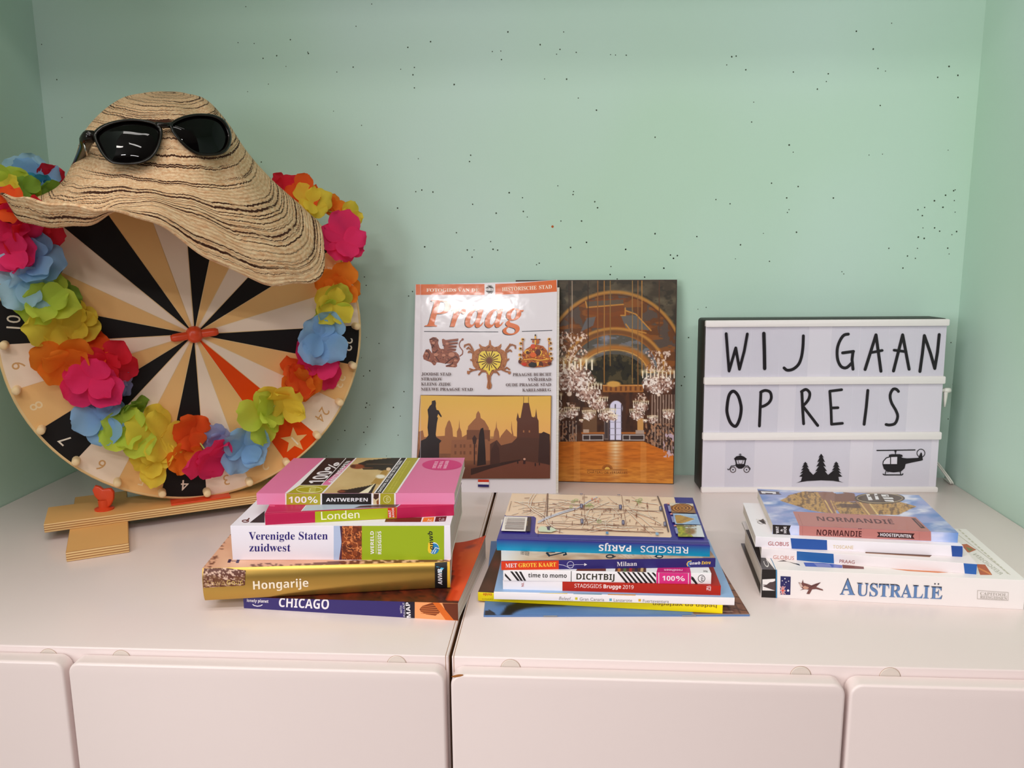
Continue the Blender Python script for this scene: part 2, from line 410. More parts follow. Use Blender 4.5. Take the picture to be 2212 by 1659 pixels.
DOT2 = [(52, 326), (82, 329), (146, 330), (776, 339), (802, 335), (746, 388), (860, 417), (1144, 430), (1352, 441), (1341, 487), (1287, 532), (1649, 409), (1694, 425),
        (1621, 293), (1520, 187), (1731, 139), (2074, 397), (2126, 450), (2127, 582), (907, 610), (895, 729), (1119, 866), (1143, 909), (1596, 926), (1676, 921),
        (2068, 897), (1013, 1094), (1172, 1114), (1104, 1182), (1118, 1252), (1108, 1269), (1383, 1183), (681, 1192), (766, 1217), (965, 1394), (1162, 1387), (567, 1413),
        (142, 1489), (828, 1462), (411, 1524), (428, 1543), (451, 1527), (798, 1546), (1001, 1561), (318, 1395), (369, 1601), (50, 1640), (255, 1655), (54, 1592),
        (2110, 1134), (2101, 1139), (2053, 1166), (2105, 1198), (1986, 1199), (2037, 1238), (2110, 1267), (1928, 1239), (1888, 1253), (1914, 1288), (1918, 1361),
        (1987, 1361), (2018, 1381), (2119, 1383), (2091, 1402), (1890, 1416), (1925, 1424), (1714, 1483), (1885, 1483), (2066, 1482), (2074, 1517), (1826, 1529),
        (1873, 1543), (1798, 1601), (1434, 1623), (1445, 1636), (318, 820), (1663, 630), (2006, 462)]
DOT3 = [(229, 203), (400, 446), (21, 635), (32, 688), (113, 1053), (35, 1015), (270, 1356), (54, 1440), (36, 1428), (323, 727), (299, 755), (17, 1612), (247, 1510), (55, 1225),
        (1663, 462), (1964, 518), (1990, 500), (1945, 497), (1904, 580), (1783, 636), (2118, 838), (2169, 826), (2112, 382), (2033, 1263), (2014, 1318), (2059, 1016), (1417, 418),
        (1566, 620), (1571, 570), (2, 1143), (40, 1578), (16, 1258), (1848, 364), (1610, 648)]
DOTS = [(500 + x / 2.765, y / 2.765) for x, y in DOT1] + [(1300 + x / 2.765, y / 2.765) for x, y in DOT2] + [(780 + x / 2.9105, 380 + y / 2.9105) for x, y in DOT3]
DOTS += [(90, 96), (123, 172), (134, 254), (800, 905), (720, 900), (730, 950), (790, 960), (760, 1000), (705, 985), (850, 880), (860, 940), (790, 880), (835, 985), (745, 930), (2054, 740), (2058, 830), (2048, 905)]
for x, y in DOTS:
    p = at_y(x, y, YB); r = rnd.uniform(.0006, .0011); n = 8
    mb.add([(p[0] + r * math.cos(2 * math.pi * i / n) * rnd.uniform(.7, 1.2), YB - 2e-4, p[2] + r * math.sin(2 * math.pi * i / n)) for i in range(n)], [tuple(range(n))], 1)
p = at_y(1193.5, 489.5, YB); mb.add([(p[0] + .0017 * math.cos(.785 * i), YB - 2e-4, p[2] + .0017 * math.sin(.785 * i)) for i in range(8)], [tuple(range(8))], 2)
structure(mb.build('wall_back', [MINT, SPECK, RUST]))
mb = MB(); mb.box(XL - .06, -.32, 0, XL, YB, 2.6); structure(mb.build('wall_left', MINT))
mb = MB(); mb.box(XR, -.02, 0, XR + .06, YB, 2.6); structure(mb.build('wall_right', MINT))
mb = MB(); mb.box(XL, .0, 1.74, XR, YB, 2.6); structure(mb.build('added_shade_soffit', MINT))  # added overhang out of view, shades the top of the back wall
mb = MB(); mb.box(-3, -3.6, -.05, 3, YB + .06, 0); structure(mb.build('floor', mat('grey_floor_vinyl', (150, 142, 132), .5, noise=(6, .06))))
mb = MB(); mb.box(-3, -3.6, 2.6, 3, YB + .06, 2.66); structure(mb.build('ceiling', mat('white_ceiling', (232, 230, 224), .9)))

# ------------------------------------------------------------------ cabinets
CREAM = mat('cream_lacquer', (230, 212, 209), 0.30, spec=0.45, noise=(5, .012), bump=(260, .02), coat=0.15)
SEAM_SHADE = mat('edge_seam_and_gap_shade', (150, 104, 62), .8); CHIP = mat('chipped_board', (158, 96, 40), .8); CAPW = mat('plug_plastic', (214, 200, 190), .45); PLUGL = mat('plug_rim_brown', (176, 140, 116), .6)
def door_mesh(x0, x1, z1, y0=-.0150, y1=-.0015, z0=-.70, r=.0095, chip=False):
    pts = [(x0, y0, Z0 + z0), (x1, y0, Z0 + z0)]
    for k in range(9): a = math.pi / 2 * k / 8; pts.append((x1 - r + r * math.cos(a), y0, Z0 + z1 - r + r * math.sin(a)))
    for k in range(9): a = math.pi / 2 + math.pi / 2 * k / 8; pts.append((x0 + r + r * math.cos(a), y0, Z0 + z1 - r + r * math.sin(a)))
    m = MB(); m.prism(pts, 'f', (0, y1 - y0, 0), .0022, 4)
    if chip:
        c = (x0 + .0055, z1 - .0052); q = []
        for k in range(12):
            a = 2 * math.pi * k / 12; q.append((c[0] + .0052 * math.cos(a) * .9, y0 + .0006, Z0 + z1 - .0012 + .0011 * math.sin(a) + .0009 * math.cos(a)))
        m.add(q, [tuple(range(12))], 1)
        m.add([(a + .0, b - .0005, c2 + .0003) for a, b, c2 in q], [tuple(range(12))], 1)
    return m
def cabinet(label, x0, x1, doors, caps, seam_side):
    root = thing('storage_cabinet', label, 'cabinet', ((x0 + x1) / 2, .25, 0))
    m = MB(); m.box(x0, 0, Z0 - .80, x1, YB - .001, Z0, .0012, 3)
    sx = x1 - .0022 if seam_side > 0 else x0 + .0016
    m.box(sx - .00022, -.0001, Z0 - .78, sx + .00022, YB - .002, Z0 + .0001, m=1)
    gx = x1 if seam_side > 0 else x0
    m.box(gx - .00015, .004, Z0 - .79, gx + .00015, YB - .004, Z0 - .002, m=1)  # side face coloured brown to stand in for warm shade between the cabinets
    o = m.build('carcass', [CREAM, SEAM_SHADE], root, angle=40)
    o.location = -root.location
    for d in doors:
        o = door_mesh(*d[:3], chip=d[3]).build('door', [CREAM, CHIP], root, angle=40); o.location = -root.location
    for px, py in caps:
        p = at_y(px, py, 0); m = MB(); c = (p[0], -.0, p[2] - .0052)
        m.lathe([(0, .0006), (.0074, .0006), (.0078, .0002), (.0078, -.001)], c, (0, -1, 0), 28, 0); m.lathe([(.0078, .0003), (.0081, .0002)], c, (0, -1, 0), 28, 1)  # cap disc, then its brown outline ring
        o = m.build('cover_cap', [CAPW, PLUGL], root, angle=40); o.location = -root.location
    return root
cabinet('cream lacquered cabinet on the left, under the prize wheel', XL + .0006, -.0914, [(XL + .004, -.3990, -.0055, False), (-.3953, -.0924, -.0058, False)],
        [(105, 1408), (262, 1411), (857, 1423)], 1)
cabinet('cream lacquered cabinet on the right, under the light box', -.0887, XR - .0006, [(-.0878, .2108, -.0072, True), (.2140, XR - .003, -.0068, False)],
        [(1103, 1431), (1730, 1446), (1923, 1449)], -1)

# ------------------------------------------------------------------ prize wheel
WR = math.radians(29); WORG = np.array([-.4432, .3507, Z0]); WU = np.array([math.cos(WR), math.sin(WR), 0]); WN = np.array([math.sin(WR), -math.cos(WR), 0])
def wp(px, py, n):
    """point seen at (px, py) on the plane n metres in front of the wheel's base line, in the wheel's own axes"""
    p = at_plane(px, py, WORG + WN * n, WN) - WORG
    return Vector((p @ WU, -(p @ WN), p[2]))
def ply_mat():
    m = bpy.data.materials.new('plywood'); m.use_nodes = True; nt = m.node_tree; b = nt.nodes['Principled BSDF']
    tc = nt.nodes.new('ShaderNodeTexCoord'); w = nt.nodes.new('ShaderNodeTexWave'); w.wave_type = 'BANDS'; w.bands_direction = 'Z'
    w.inputs['Scale'].default_value = 118; w.inputs['Distortion'].default_value = .5; w.inputs['Detail'].default_value = 1
    nt.links.new(tc.outputs['Object'], w.inputs['Vector'])
    r = nt.nodes.new('ShaderNodeValToRGB'); r.color_ramp.elements[0].color = (*lin((168, 108, 54)), 1); r.color_ramp.elements[1].color = (*lin((242, 204, 142)), 1)
    nt.links.new(w.outputs['Fac'], r.inputs[0]); nt.links.new(r.outputs[0], b.inputs['Base Color']); b.inputs['Roughness'].default_value = .6
    return m
PLYE = ply_mat(); PLYT = mat('plywood_face', (228, 170, 102), .55, noise=(14, .06), bump=(120, .05))
ORANGE = mat('orange_plastic', (226, 74, 34), .35, bump=(90, .08)); DOWEL = mat('dowel_wood', (240, 208, 160), .5)
wheel = thing('prize_wheel', 'wooden prize wheel in black, cream and tan sectors on a plywood stand', 'prize wheel', WORG, WR)
CZ, RW, YD = .2173, .1968, -.030
BLK, WOOD, CRM, RED = (24, 20, 20), (238, 188, 126), (246, 222, 200), (232, 78, 34)
class WFace:
    pass
pr = Print(); mbw = MB()
mbw.lathe([(0, 0), (RW - .0012, 0), (RW, .0012), (RW, .007), (RW - .0012, .008), (0, .008)], (0, YD + .008 - .0, CZ), (0, -1, 0), 96)
pr.base(mbw, (236, 200, 146))
wf = Face(pr, wheel, (0, YD, CZ), (1, 0, 0), (0, 0, 1))
pal = {0: BLK, 2: WOOD, 1: CRM}
for k in range(24):
    a0 = math.radians(75 - 15 * k); a1 = a0 + math.radians(15); kind = (0, 2, 1)[k % 3]; col = RED if k == 9 else pal[kind]
    R1 = RW - .0030
    wf.poly_uv([(.004 * math.cos((a0 + a1) / 2), .004 * math.sin((a0 + a1) / 2))] + [(R1 * math.cos(a0 + (a1 - a0) * i / 8), R1 * math.sin(a0 + (a1 - a0) * i / 8)) for i in range(9)], col)
    num = ((16 + k - 1) % 24) + 1
    am = (a0 + a1) / 2; rr = .1775 if k != 9 else .1735; d = np.array([math.cos(am), math.sin(am)]); t = np.array([d[1], -d[0]])
    if k == 9:
        star = [tuple(d * .1745 + d * (.017 if i % 2 == 0 else .007) * math.cos(math.pi * i / 5) + t * (.017 if i % 2 == 0 else .007) * math.sin(math.pi * i / 5)) for i in range(10)]
        wf.poly_uv(star, WOOD)
    nc = {0: (236, 222, 204), 2: (244, 214, 168), 1: (214, 164, 110)}[kind] if k != 9 else (244, 226, 196)
    v, f = text_geo(str(num), 'n'); hh = .0125 / cap_h('n'); vv = v.copy(); vv[:, 0] -= (v[:, 0].min() + v[:, 0].max()) / 2
    uv = d * (rr - .004) + (vv[:, :1] * hh) * t + (vv[:, 1:] * hh) * d
    wf.emit(uv, f, nc)
WPRINT = print_mat('painted_wood', .55, 0, .22)
disc = pr.build('disc', WPRINT, wheel); disc['label'] = 'round wooden disc with numbered black, cream, tan and orange sectors'
for k in range(24):
    a = math.radians(15 * k); c = (.1885 * math.cos(a), YD, CZ + .1885 * math.sin(a))
    m = MB(); m.lathe([(.0044, -.001), (.0044, .013), (.0036, .0148), (.0018, .0154), (0, .0155)], c, (0, -1, 0), 14); m.build('peg', DOWEL, wheel, angle=50)
def wing_nut(org, axis, along, r=.0095, span=.026, name='wing_nut', hgt=.012):
    ax = Vector(axis).normalized(); al = Vector(along).normalized(); o = Vector(org); m = MB()
    m.lathe([(r * 1.02, 0), (r, hgt * .55), (r * .82, hgt * .85), (r * .45, hgt), (0, hgt * 1.02)], o, ax, 20)
    s = al.cross(ax)
    for sg in (-1, 1):
        pts = []
        for t in [i / 8 for i in range(9)]:
            pts.append((o + al * sg * (r * .3 + (span - r * .3) * t) + ax * (hgt * .45 + hgt * .12 * t), (.0042 + .0006 * math.sin(t * 3)) * (1 if t < .95 else .7)))
        m.tube([p for p, q in pts], [q for p, q in pts], 12)
    return m.build(name, ORANGE, wheel, True)
wing_nut((0, YD, CZ), (0, -1, 0), (.995, 0, .10), name='hub_nut')
m = MB(); m.box(-.17, -.050, .0106, .17, .0141, .0205, .0008, 2); o = m.build('base_plank', PLYE, wheel, angle=40)
m = MB(); m.box(-.1695, -.0496, .0205, .1695, .0138, .02065); m.build('plank_face', PLYT, o)
for sx in (-1, 1):
    m = MB(); x0, x1 = (-.1459, -.0870) if sx < 0 else (.0870, .1459)
    m.box(x0, -.1242, 0, x1, .0785, .0106, .0008, 2); o = m.build('cross_foot', PLYE, wheel, angle=40)
    m = MB(); m.box(x0 + .0005, -.1238, .0106, x1 - .0005, .078, .01075); m.build('foot_face', PLYT, o)
m = MB(); m.box(-.022, -.0184, .0230, .022, -.0064, CZ + .03, .001, 2); m.build('post', PLYT, wheel, angle=40)
m = MB(); m.lathe([(.007, 0), (.007, .012)], (0, -.022, CZ), (0, 1, 0), 16); m.build('axle', ORANGE, wheel, True)
def butterfly(x, y, z0):
    """upright butterfly head of a clamping screw"""
    m = MB(); m.lathe([(.0105, 0), (.0105, .0018), (.006, .003), (.006, .012)], (x, y, z0), (0, 0, 1), 18)
    out = [(-.0035, .002), (-.0050, .010), (-.0100, .017), (-.0118, .024), (-.0085, .0290), (-.0035, .0275), (0, .0243), (.0035, .0249), (.0085, .0250), (.0118, .0205), (.0110, .0125), (.0075, .0055), (.0035, .002)]
    out = out[::-1]; m.prism([(x + a * .92, y - .0035 - a * .35, z0 + b) for a, b in out], 'both', (.0018, .0062, 0), .0016, 3)
    return m.build('clamp_screw', ORANGE, wheel, angle=60)
butterfly(-.1105, -.0235, .0206); butterfly(.0965, -.0225, .0206)
m = MB(); m.box(-.0405, -.0455, .0206, .0255, .0060, .0226, .0006, 2); m.box(-.030, -.0185, .0206, .030, .0060, .034, .002, 2); m.build('post_clamp', ORANGE, wheel, angle=40)

# ------------------------------------------------------------------ straw hat
def cr(P, t):
    """Catmull-Rom through a list of points, t in 0..1"""
    n = len(P) - 1; x = min(max(t, 0), 1) * n; i = min(int(x), n - 1); f = x - i
    a, b, c, d = P[max(i - 1, 0)], P[i], P[i + 1], P[min(i + 2, n)]
    return 0.5 * ((2 * b) + (c - a) * f + (2 * a - 5 * b + 4 * c - d) * f * f + (3 * b - a - 3 * c + d) * f ** 3)
def crl(P, x):
    """periodic Catmull-Rom"""
    n = len(P); i = int(math.floor(x)); f = x - i
    a, b, c, d = P[(i - 1) % n], P[i % n], P[(i + 1) % n], P[(i + 2) % n]
    return 0.5 * ((2 * b) + (c - a) * f + (2 * a - 5 * b + 4 * c - d) * f * f + (3 * b - a - 3 * c + d) * f ** 3)
A0 = (368, 201, .03)
HATC = [  # columns from the crown to the brim: (px, py, metres in front)
    [A0, (438, 214, .030), (486, 262, .030), (532, 328, .030), (585, 388, .032), (640, 440, .040), (692, 492, .052)],       # right
    [A0, (440, 222, .060), (480, 285, .085), (528, 365, .088), (595, 440, .082), (655, 515, .085), (697, 592, .092)],
    [A0, (420, 228, .080), (455, 300, .112), (500, 385, .120), (560, 460, .118), (615, 545, .118), (645, 613, .115)],
    [A0, (398, 230, .095), (420, 305, .128), (450, 390, .140), (485, 455, .145), (530, 530, .146), (570, 612, .142)],
    [A0, (375, 230, .100), (390, 305, .134), (405, 388, .148), (415, 435, .160), (432, 485, .172), (448, 556, .176)],
    [A0, (352, 230, .100), (355, 305, .134), (355, 385, .150), (345, 424, .172), (340, 450, .188), (336, 482, .198)],       # front
    [A0, (330, 230, .098), (322, 302, .130), (310, 380, .148), (285, 418, .172), (262, 452, .192), (246, 457, .208)],
    [A0, (306, 228, .092), (290, 298, .120), (268, 372, .140), (235, 418, .160), (190, 484, .178), (175, 447, .205)],
    [A0, (294, 224, .078), (250, 290, .102), (220, 365, .118), (180, 420, .134), (118, 488, .142), (85, 434, .172)],
    [A0, (276, 219, .058), (214, 280, .072), (185, 350, .082), (145, 415, .092), (55, 478, .098), (30, 424, .118)],
    [A0, (268, 213, .030), (190, 277, .030), (160, 352, .030), (126, 412, .032), (50, 442, .030), (-2, 420, .040)],         # left
    [A0, (286, 212, -.020), (208, 278, -.042), (180, 345, -.052), (140, 400, -.060), (70, 420, -.085), (20, 425, -.090)],
    [A0, (300, 208, -.052), (285, 268, -.082), (275, 335, -.095), (265, 385, -.105), (240, 400, -.122), (215, 420, -.132)],
    [A0, (352, 206, -.062), (360, 264, -.095), (370, 330, -.108), (372, 380, -.115), (380, 400, -.132), (390, 425, -.140)],
    [A0, (405, 208, -.052), (430, 264, -.080), (455, 330, -.092), (480, 380, -.100), (510, 410, -.105), (540, 440, -.110)],
    [A0, (424, 212, -.020), (475, 262, -.040), (510, 328, -.050), (555, 385, -.052), (600, 425, -.050), (650, 465, -.045)],
]
HC = [[np.array(wp(*p)) for p in c] for c in HATC]
NU, NT = 192, 72
hv, huv = [], []
for j in range(NT + 1):
    t = j / NT
    for i in range(NU):
        x = i / NU * len(HC); col = [crl([c[k] for c in HC], x) for k in range(7)]
        p = cr(col, t)
        wob = .0012 * math.sin(x * 5.1 + t * 9) * t
        hv.append(p + np.array([0, 0, wob])); huv.append((x, t))
hv = np.array(hv).reshape(NT + 1, NU, 3)
# soft dents of a worn crown
def dent(px, py, n, r, dep):
    global hv
    c = np.array(wp(px, py, n)); d = np.linalg.norm(hv - c, axis=2); hv[..., 1] += dep * np.exp(-(d / r) ** 2)
dent(410, 232, .09, .020, .010); dent(478, 372, .125, .018, .010); dent(300, 250, .11, .02, .004)
arc = np.zeros((NT + 1, NU))
for j in range(1, NT + 1): arc[j] = arc[j - 1] + np.linalg.norm(hv[j] - hv[j - 1], axis=1)
arc = arc * .15 + arc.mean(axis=1, keepdims=True) * .85
hat = bpy.data.objects.new('straw_hat', None)
bpy.data.objects.remove(hat)
def hat_mat():
    m = bpy.data.materials.new('woven_straw'); m.use_nodes = True; nt = m.node_tree; b = nt.nodes['Principled BSDF']; N = nt.nodes.new; Lk = nt.links.new
    at = N('ShaderNodeAttribute'); at.attribute_name = 'weave'
    def noise(sx, sy, detail, off=0, src=None):
        mp = N('ShaderNodeMapping'); mp.inputs['Scale'].default_value = (sx, sy, sx); mp.inputs['Location'].default_value = (off, off * .37, off)
        n = N('ShaderNodeTexNoise'); n.inputs['Scale'].default_value = 1; n.inputs['Detail'].default_value = detail; n.inputs['Roughness'].default_value = .6
        Lk(src or at.outputs['Vector'], mp.inputs[0]); Lk(mp.outputs[0], n.inputs['Vector']); return n
    jag = noise(16, 60, 3, 5.2); js = N('ShaderNodeMath'); js.operation = 'MULTIPLY_ADD'; js.inputs[1].default_value = .0042; js.inputs[2].default_value = -.0021; Lk(jag.outputs['Fac'], js.inputs[0])
    cx = N('ShaderNodeCombineXYZ'); Lk(js.outputs[0], cx.inputs[1]); va = N('ShaderNodeVectorMath'); va.operation = 'ADD'; Lk(at.outputs['Vector'], va.inputs[0]); Lk(cx.outputs[0], va.inputs[1])
    base = N('ShaderNodeValToRGB'); base.color_ramp.elements[0].color = (*lin((218, 160, 114)), 1); base.color_ramp.elements[1].color = (*lin((255, 219, 178)), 1)
    base.color_ramp.elements[0].position = .3; base.color_ramp.elements[1].position = .7
    Lk(noise(9, 420, 4, 0, va.outputs[0]).outputs['Fac'], base.inputs[0])
    n1 = noise(.13, 560, 0, 3.1, va.outputs[0]); st = N('ShaderNodeValToRGB'); st.color_ramp.elements[0].position = .578; st.color_ramp.elements[1].position = .63
    Lk(n1.outputs['Fac'], st.inputs[0])
    n2 = noise(3.2, 260, 3, 7.7, va.outputs[0]); st2 = N('ShaderNodeValToRGB'); st2.color_ramp.elements[0].position = .28; st2.color_ramp.elements[1].position = .44
    Lk(n2.outputs['Fac'], st2.inputs[0])
    mu = N('ShaderNodeMath'); mu.operation = 'MULTIPLY'; Lk(st.outputs[0], mu.inputs[0]); Lk(st2.outputs[0], mu.inputs[1])
    mx = N('ShaderNodeMix'); mx.data_type = 'RGBA'; Lk(mu.outputs[0], mx.inputs[0]); Lk(base.outputs[0], mx.inputs[6]); mx.inputs[7].default_value = (*lin((70, 38, 24)), 1)
    Lk(mx.outputs[2], b.inputs['Base Color']); b.inputs['Roughness'].default_value = .85; b.inputs['Specular IOR Level'].default_value = .2
    w = N('ShaderNodeTexWave'); w.wave_type = 'BANDS'; w.bands_direction = 'Y'; mp = N('ShaderNodeMapping'); mp.inputs['Scale'].default_value = (1, 1, 1)
    w.inputs['Scale'].default_value = 88; w.inputs['Distortion'].default_value = 1.5; Lk(at.outputs['Vector'], w.inputs['Vector'])
    ad = N('ShaderNodeMath'); ad.operation = 'ADD'; Lk(w.outputs['Fac'], ad.inputs[0]); Lk(noise(60, 900, 2, 1.3).outputs['Fac'], ad.inputs[1])
    bp = N('ShaderNodeBump'); bp.inputs['Strength'].default_value = .55; bp.inputs['Distance'].default_value = .0012; Lk(ad.outputs[0], bp.inputs['Height']); Lk(bp.outputs[0], b.inputs['Normal'])
    return m
V = hv.reshape(-1, 3); Fq = [(j * NU + i, j * NU + (i + 1) % NU, (j + 1) * NU + (i + 1) % NU, (j + 1) * NU + i) for j in range(NT) for i in range(NU)]
hat = link_mesh('straw_hat', [Vector(p) for p in V], Fq, hat_mat(), None, True)
at = hat.data.attributes.new('weave', 'FLOAT_VECTOR', 'POINT')
ang = np.tile(np.arange(NU) / NU * 2 * math.pi, NT + 1); wv = np.stack([np.cos(ang) * 2.6 + 3 * np.sin(ang * .5), arc.ravel(), np.sin(ang) * 2.6], -1)
at.data.foreach_set('vector', wv.astype(np.float32).ravel())
so = hat.modifiers.new('thickness', 'SOLIDIFY'); so.thickness = .0024; so.offset = 0
hat.location = WORG; hat.rotation_euler = (0, 0, WR)
hat['label'] = 'floppy woven straw sun hat with dark stripes hung over the prize wheel'; hat['category'] = 'sun hat'

from mathutils.bvhtree import BVHTree
bvh = BVHTree.FromPolygons([Vector(p) for p in V], Fq)
def hat_front(px, py):
    """how far the hat's surface stands in front of the wheel's base line where it is seen at (px, py)"""
    o = Vector(wp(px, py, .5)); d = Vector(wp(px, py, -.2)) - o
    h = bvh.ray_cast(o, d.normalized(), 2)
    return -h[0].y if h[0] is not None else None

# ------------------------------------------------------------------ sunglasses on the hat
def gl(x, y): return (140 + x / 5.53, 230 + y / 5.53)
LO = [(330, 320), (375, 268), (440, 222), (560, 178), (700, 152), (850, 146), (1000, 165), (1090, 195), (1150, 232), (1172, 300), (1160, 400), (1130, 500), (1080, 580), (1010, 645), (900, 686), (760, 700), (640, 696), (550, 675), (480, 622), (420, 545), (372, 450), (340, 380)]
LI = [(385, 345), (420, 298), (480, 255), (580, 212), (710, 185), (850, 180), (990, 200), (1070, 228), (1112, 262), (1128, 318), (1116, 400), (1088, 485), (1045, 558), (980, 615), (880, 655), (755, 670), (645, 666), (566, 645), (508, 600), (455, 530), (415, 450), (390, 395)]
RO = [(1248, 212), (1290, 172), (1350, 138), (1450, 103), (1600, 82), (1770, 94), (1890, 145), (1955, 225), (1992, 330), (1988, 430), (1945, 525), (1860, 578), (1710, 592), (1570, 575), (1460, 510), (1370, 425), (1300, 335), (1262, 270)]
RI = [(1290, 228), (1325, 198), (1380, 168), (1470, 135), (1600, 115), (1745, 126), (1850, 170), (1908, 238), (1945, 330), (1942, 415), (1905, 495), (1835, 543), (1710, 558), (1590, 542), (1490, 485), (1405, 405), (1340, 325), (1306, 275)]
def gn0(px, py):
    """front of the glasses before seating: a soft wrap, leaning in at the top like the crown"""
    x = (px - 350) / 165.0
    return .1435 + .00019 * (py - 300) - .026 * x * x - .010 * x
seat = max((hat_front(*gl(*p)) or 0) - gn0(*gl(*p)) for p in LO + RO) + .0030      # the lowest rim edge touches the straw
def gn(px, py): return gn0(px, py) + seat
FRAME = mat('dark_tortoise_plastic', (20, 13, 10), .16, spec=.35, noise=(60, .5)); LENS = mat('smoked_lens', (6, 4, 4), .015, spec=.22); HINGE = mat('hinge_metal', (190, 186, 180), .25, 1.0)
gc = WORG + WU * wp(350, 300, .15).x + WN * .15
glasses = thing('sunglasses', 'dark tortoise sunglasses with smoked lenses resting on the straw hat', 'sunglasses', (gc[0], gc[1], Z0 + wp(350, 300, .15).z), WR)
goff = Vector((wp(350, 300, .15).x, -.15, wp(350, 300, .15).z))
def g3(x, y, dn=0.0):
    p = gl(x, y); return wp(p[0], p[1], gn(*p) + dn) - goff
for outer, inner in ((LO, LI), (RO, RI)):
    n = len(outer); m = MB(); rings = []
    def dens(P): return [tuple(crl([np.array(p, float) for p in P], i / 3)) for i in range(3 * len(P))]
    O, I = dens(outer), dens(inner); n = len(O)
    for P, Q, w, dn in ((O, I, 0, .0), (O, I, .12, .0022), (O, I, .45, .0030), (O, I, .85, .0022), (O, I, 1.0, .0006), (O, I, 1.0, -.002), (O, I, .0, -.003)):
        rings.append([g3(P[i][0] * (1 - w) + Q[i][0] * w, P[i][1] * (1 - w) + Q[i][1] * w, dn) for i in range(n)])
    vs = [p for r in rings for p in r]; k = len(rings)
    m.add(vs, [(a * n + i, a * n + (i + 1) % n, ((a + 1) % k) * n + (i + 1) % n, ((a + 1) % k) * n + i) for a in range(k) for i in range(n)])
    m.build('rim', FRAME, glasses, True)
    c = np.mean(np.array(I), axis=0); vs = []; K = 8
    for a in range(K + 1):
        s = 1 - a / K
        for p in I: vs.append(g3(c[0] + (p[0] - c[0]) * s, c[1] + (p[1] - c[1]) * s, -.0012 + .0042 * (1 - s * s)))
    m = MB(); m.add(vs, [(a * n + i, a * n + (i + 1) % n, (a + 1) * n + (i + 1) % n, (a + 1) * n + i) for a in range(K) for i in range(n)])
    m.build('lens', LENS, glasses, True)
m = MB(); m.tube([g3(1085, 222), g3(1150, 222, .001), g3(1200, 226, .001), g3(1275, 222)], [.0030, .0028, .0026, .0030], 12); m.build('bridge', FRAME, glasses, True)
b0 = [g3(335, 352), g3(292, 362, -.004), g3(262, 400, -.012), g3(245, 470, -.030), g3(190, 590, -.062), g3(140, 690, -.095), g3(108, 780, -.125)]
m = MB(); m.tube(b0, [.0052, .0066, .0066, .0052, .0044, .0040, .0034], 12); o = m.build('temple_arm', FRAME, glasses, True)
m = MB(); m.tube([g3(228, 440, -.004), g3(246, 500, -.006), g3(268, 590, -.012)], .0009, 8); m.build('hinge', HINGE, o, True)

# ------------------------------------------------------------------ flower garland
FC = {'pink': (248, 62, 124), 'red': (238, 50, 70), 'orange': (255, 142, 48), 'ember': (252, 104, 46), 'yellow': (255, 226, 84), 'lime': (210, 228, 88), 'green': (146, 186, 76), 'blue': (156, 200, 242), 'sky': (190, 226, 250), 'teal': (76, 166, 204), 'lilac': (168, 178, 226)}
FM = {k: mat(k + '_cloth', c, .8, spec=.15, trans=.5, bump=(300, .15)) for k, c in FC.items()}
LEI = [(612, 405, .000, 'red', 62), (650, 415, .012, 'ember', 84), (718, 447, .008, 'orange', 50), (676, 440, .024, 'yellow', 76), (748, 472, .014, 'yellow', 74), (742, 522, .040, 'pink', 106), (735, 618, .040, 'orange', 96),
       (716, 655, .052, 'yellow', 84), (716, 668, .046, 'lime', 96), (692, 728, .056, 'blue', 108), (690, 786, .042, 'pink', 104), (642, 815, .044, 'ember', 88), (650, 830, .038, 'orange', 90), (612, 862, .050, 'yellow', 100),
       (570, 900, .052, 'lime', 104), (528, 965, .046, 'blue', 96), (470, 950, .040, 'lilac', 70), (452, 985, .054, 'pink', 100), (416, 935, .044, 'ember', 90), (395, 985, .048, 'orange', 92), (345, 945, .052, 'yellow', 112), (335, 990, .046, 'yellow', 92),
       (272, 930, .050, 'lime', 100), (285, 885, .038, 'green', 70), (218, 898, .048, 'blue', 104), (250, 830, .036, 'lilac', 60), (198, 818, .054, 'pink', 110), (235, 785, .048, 'red', 84), (140, 782, .050, 'orange', 104), (200, 752, .040, 'ember', 78),
       (128, 708, .050, 'yellow', 106), (165, 690, .040, 'yellow', 70), (85, 650, .058, 'lime', 106), (120, 640, .040, 'green', 74), (48, 607, .062, 'sky', 100), (70, 560, .054, 'blue', 104), (25, 545, .060, 'pink', 96), (58, 500, .052, 'red', 110), (18, 478, .060, 'pink', 100),
       (2, 436, .064, 'ember', 70), (28, 402, -.010, 'lime', 84), (20, 420, .004, 'yellow', 70), (52, 410, -.004, 'green', 70), (78, 392, -.034, 'blue', 84), (60, 378, -.045, 'sky', 80), (82, 405, -.022, 'teal', 66), (116, 414, -.016, 'green', 50), (105, 384, -.04, 'red', 50)]
lc = Vector(wp(390, 700, .05)); lw = WORG + WU * lc.x - WN * lc.y
lei = thing('flower_garland', 'rainbow coloured cloth flower garland draped around the prize wheel', 'garland', (lw[0], lw[1], Z0 + lc.z), WR)
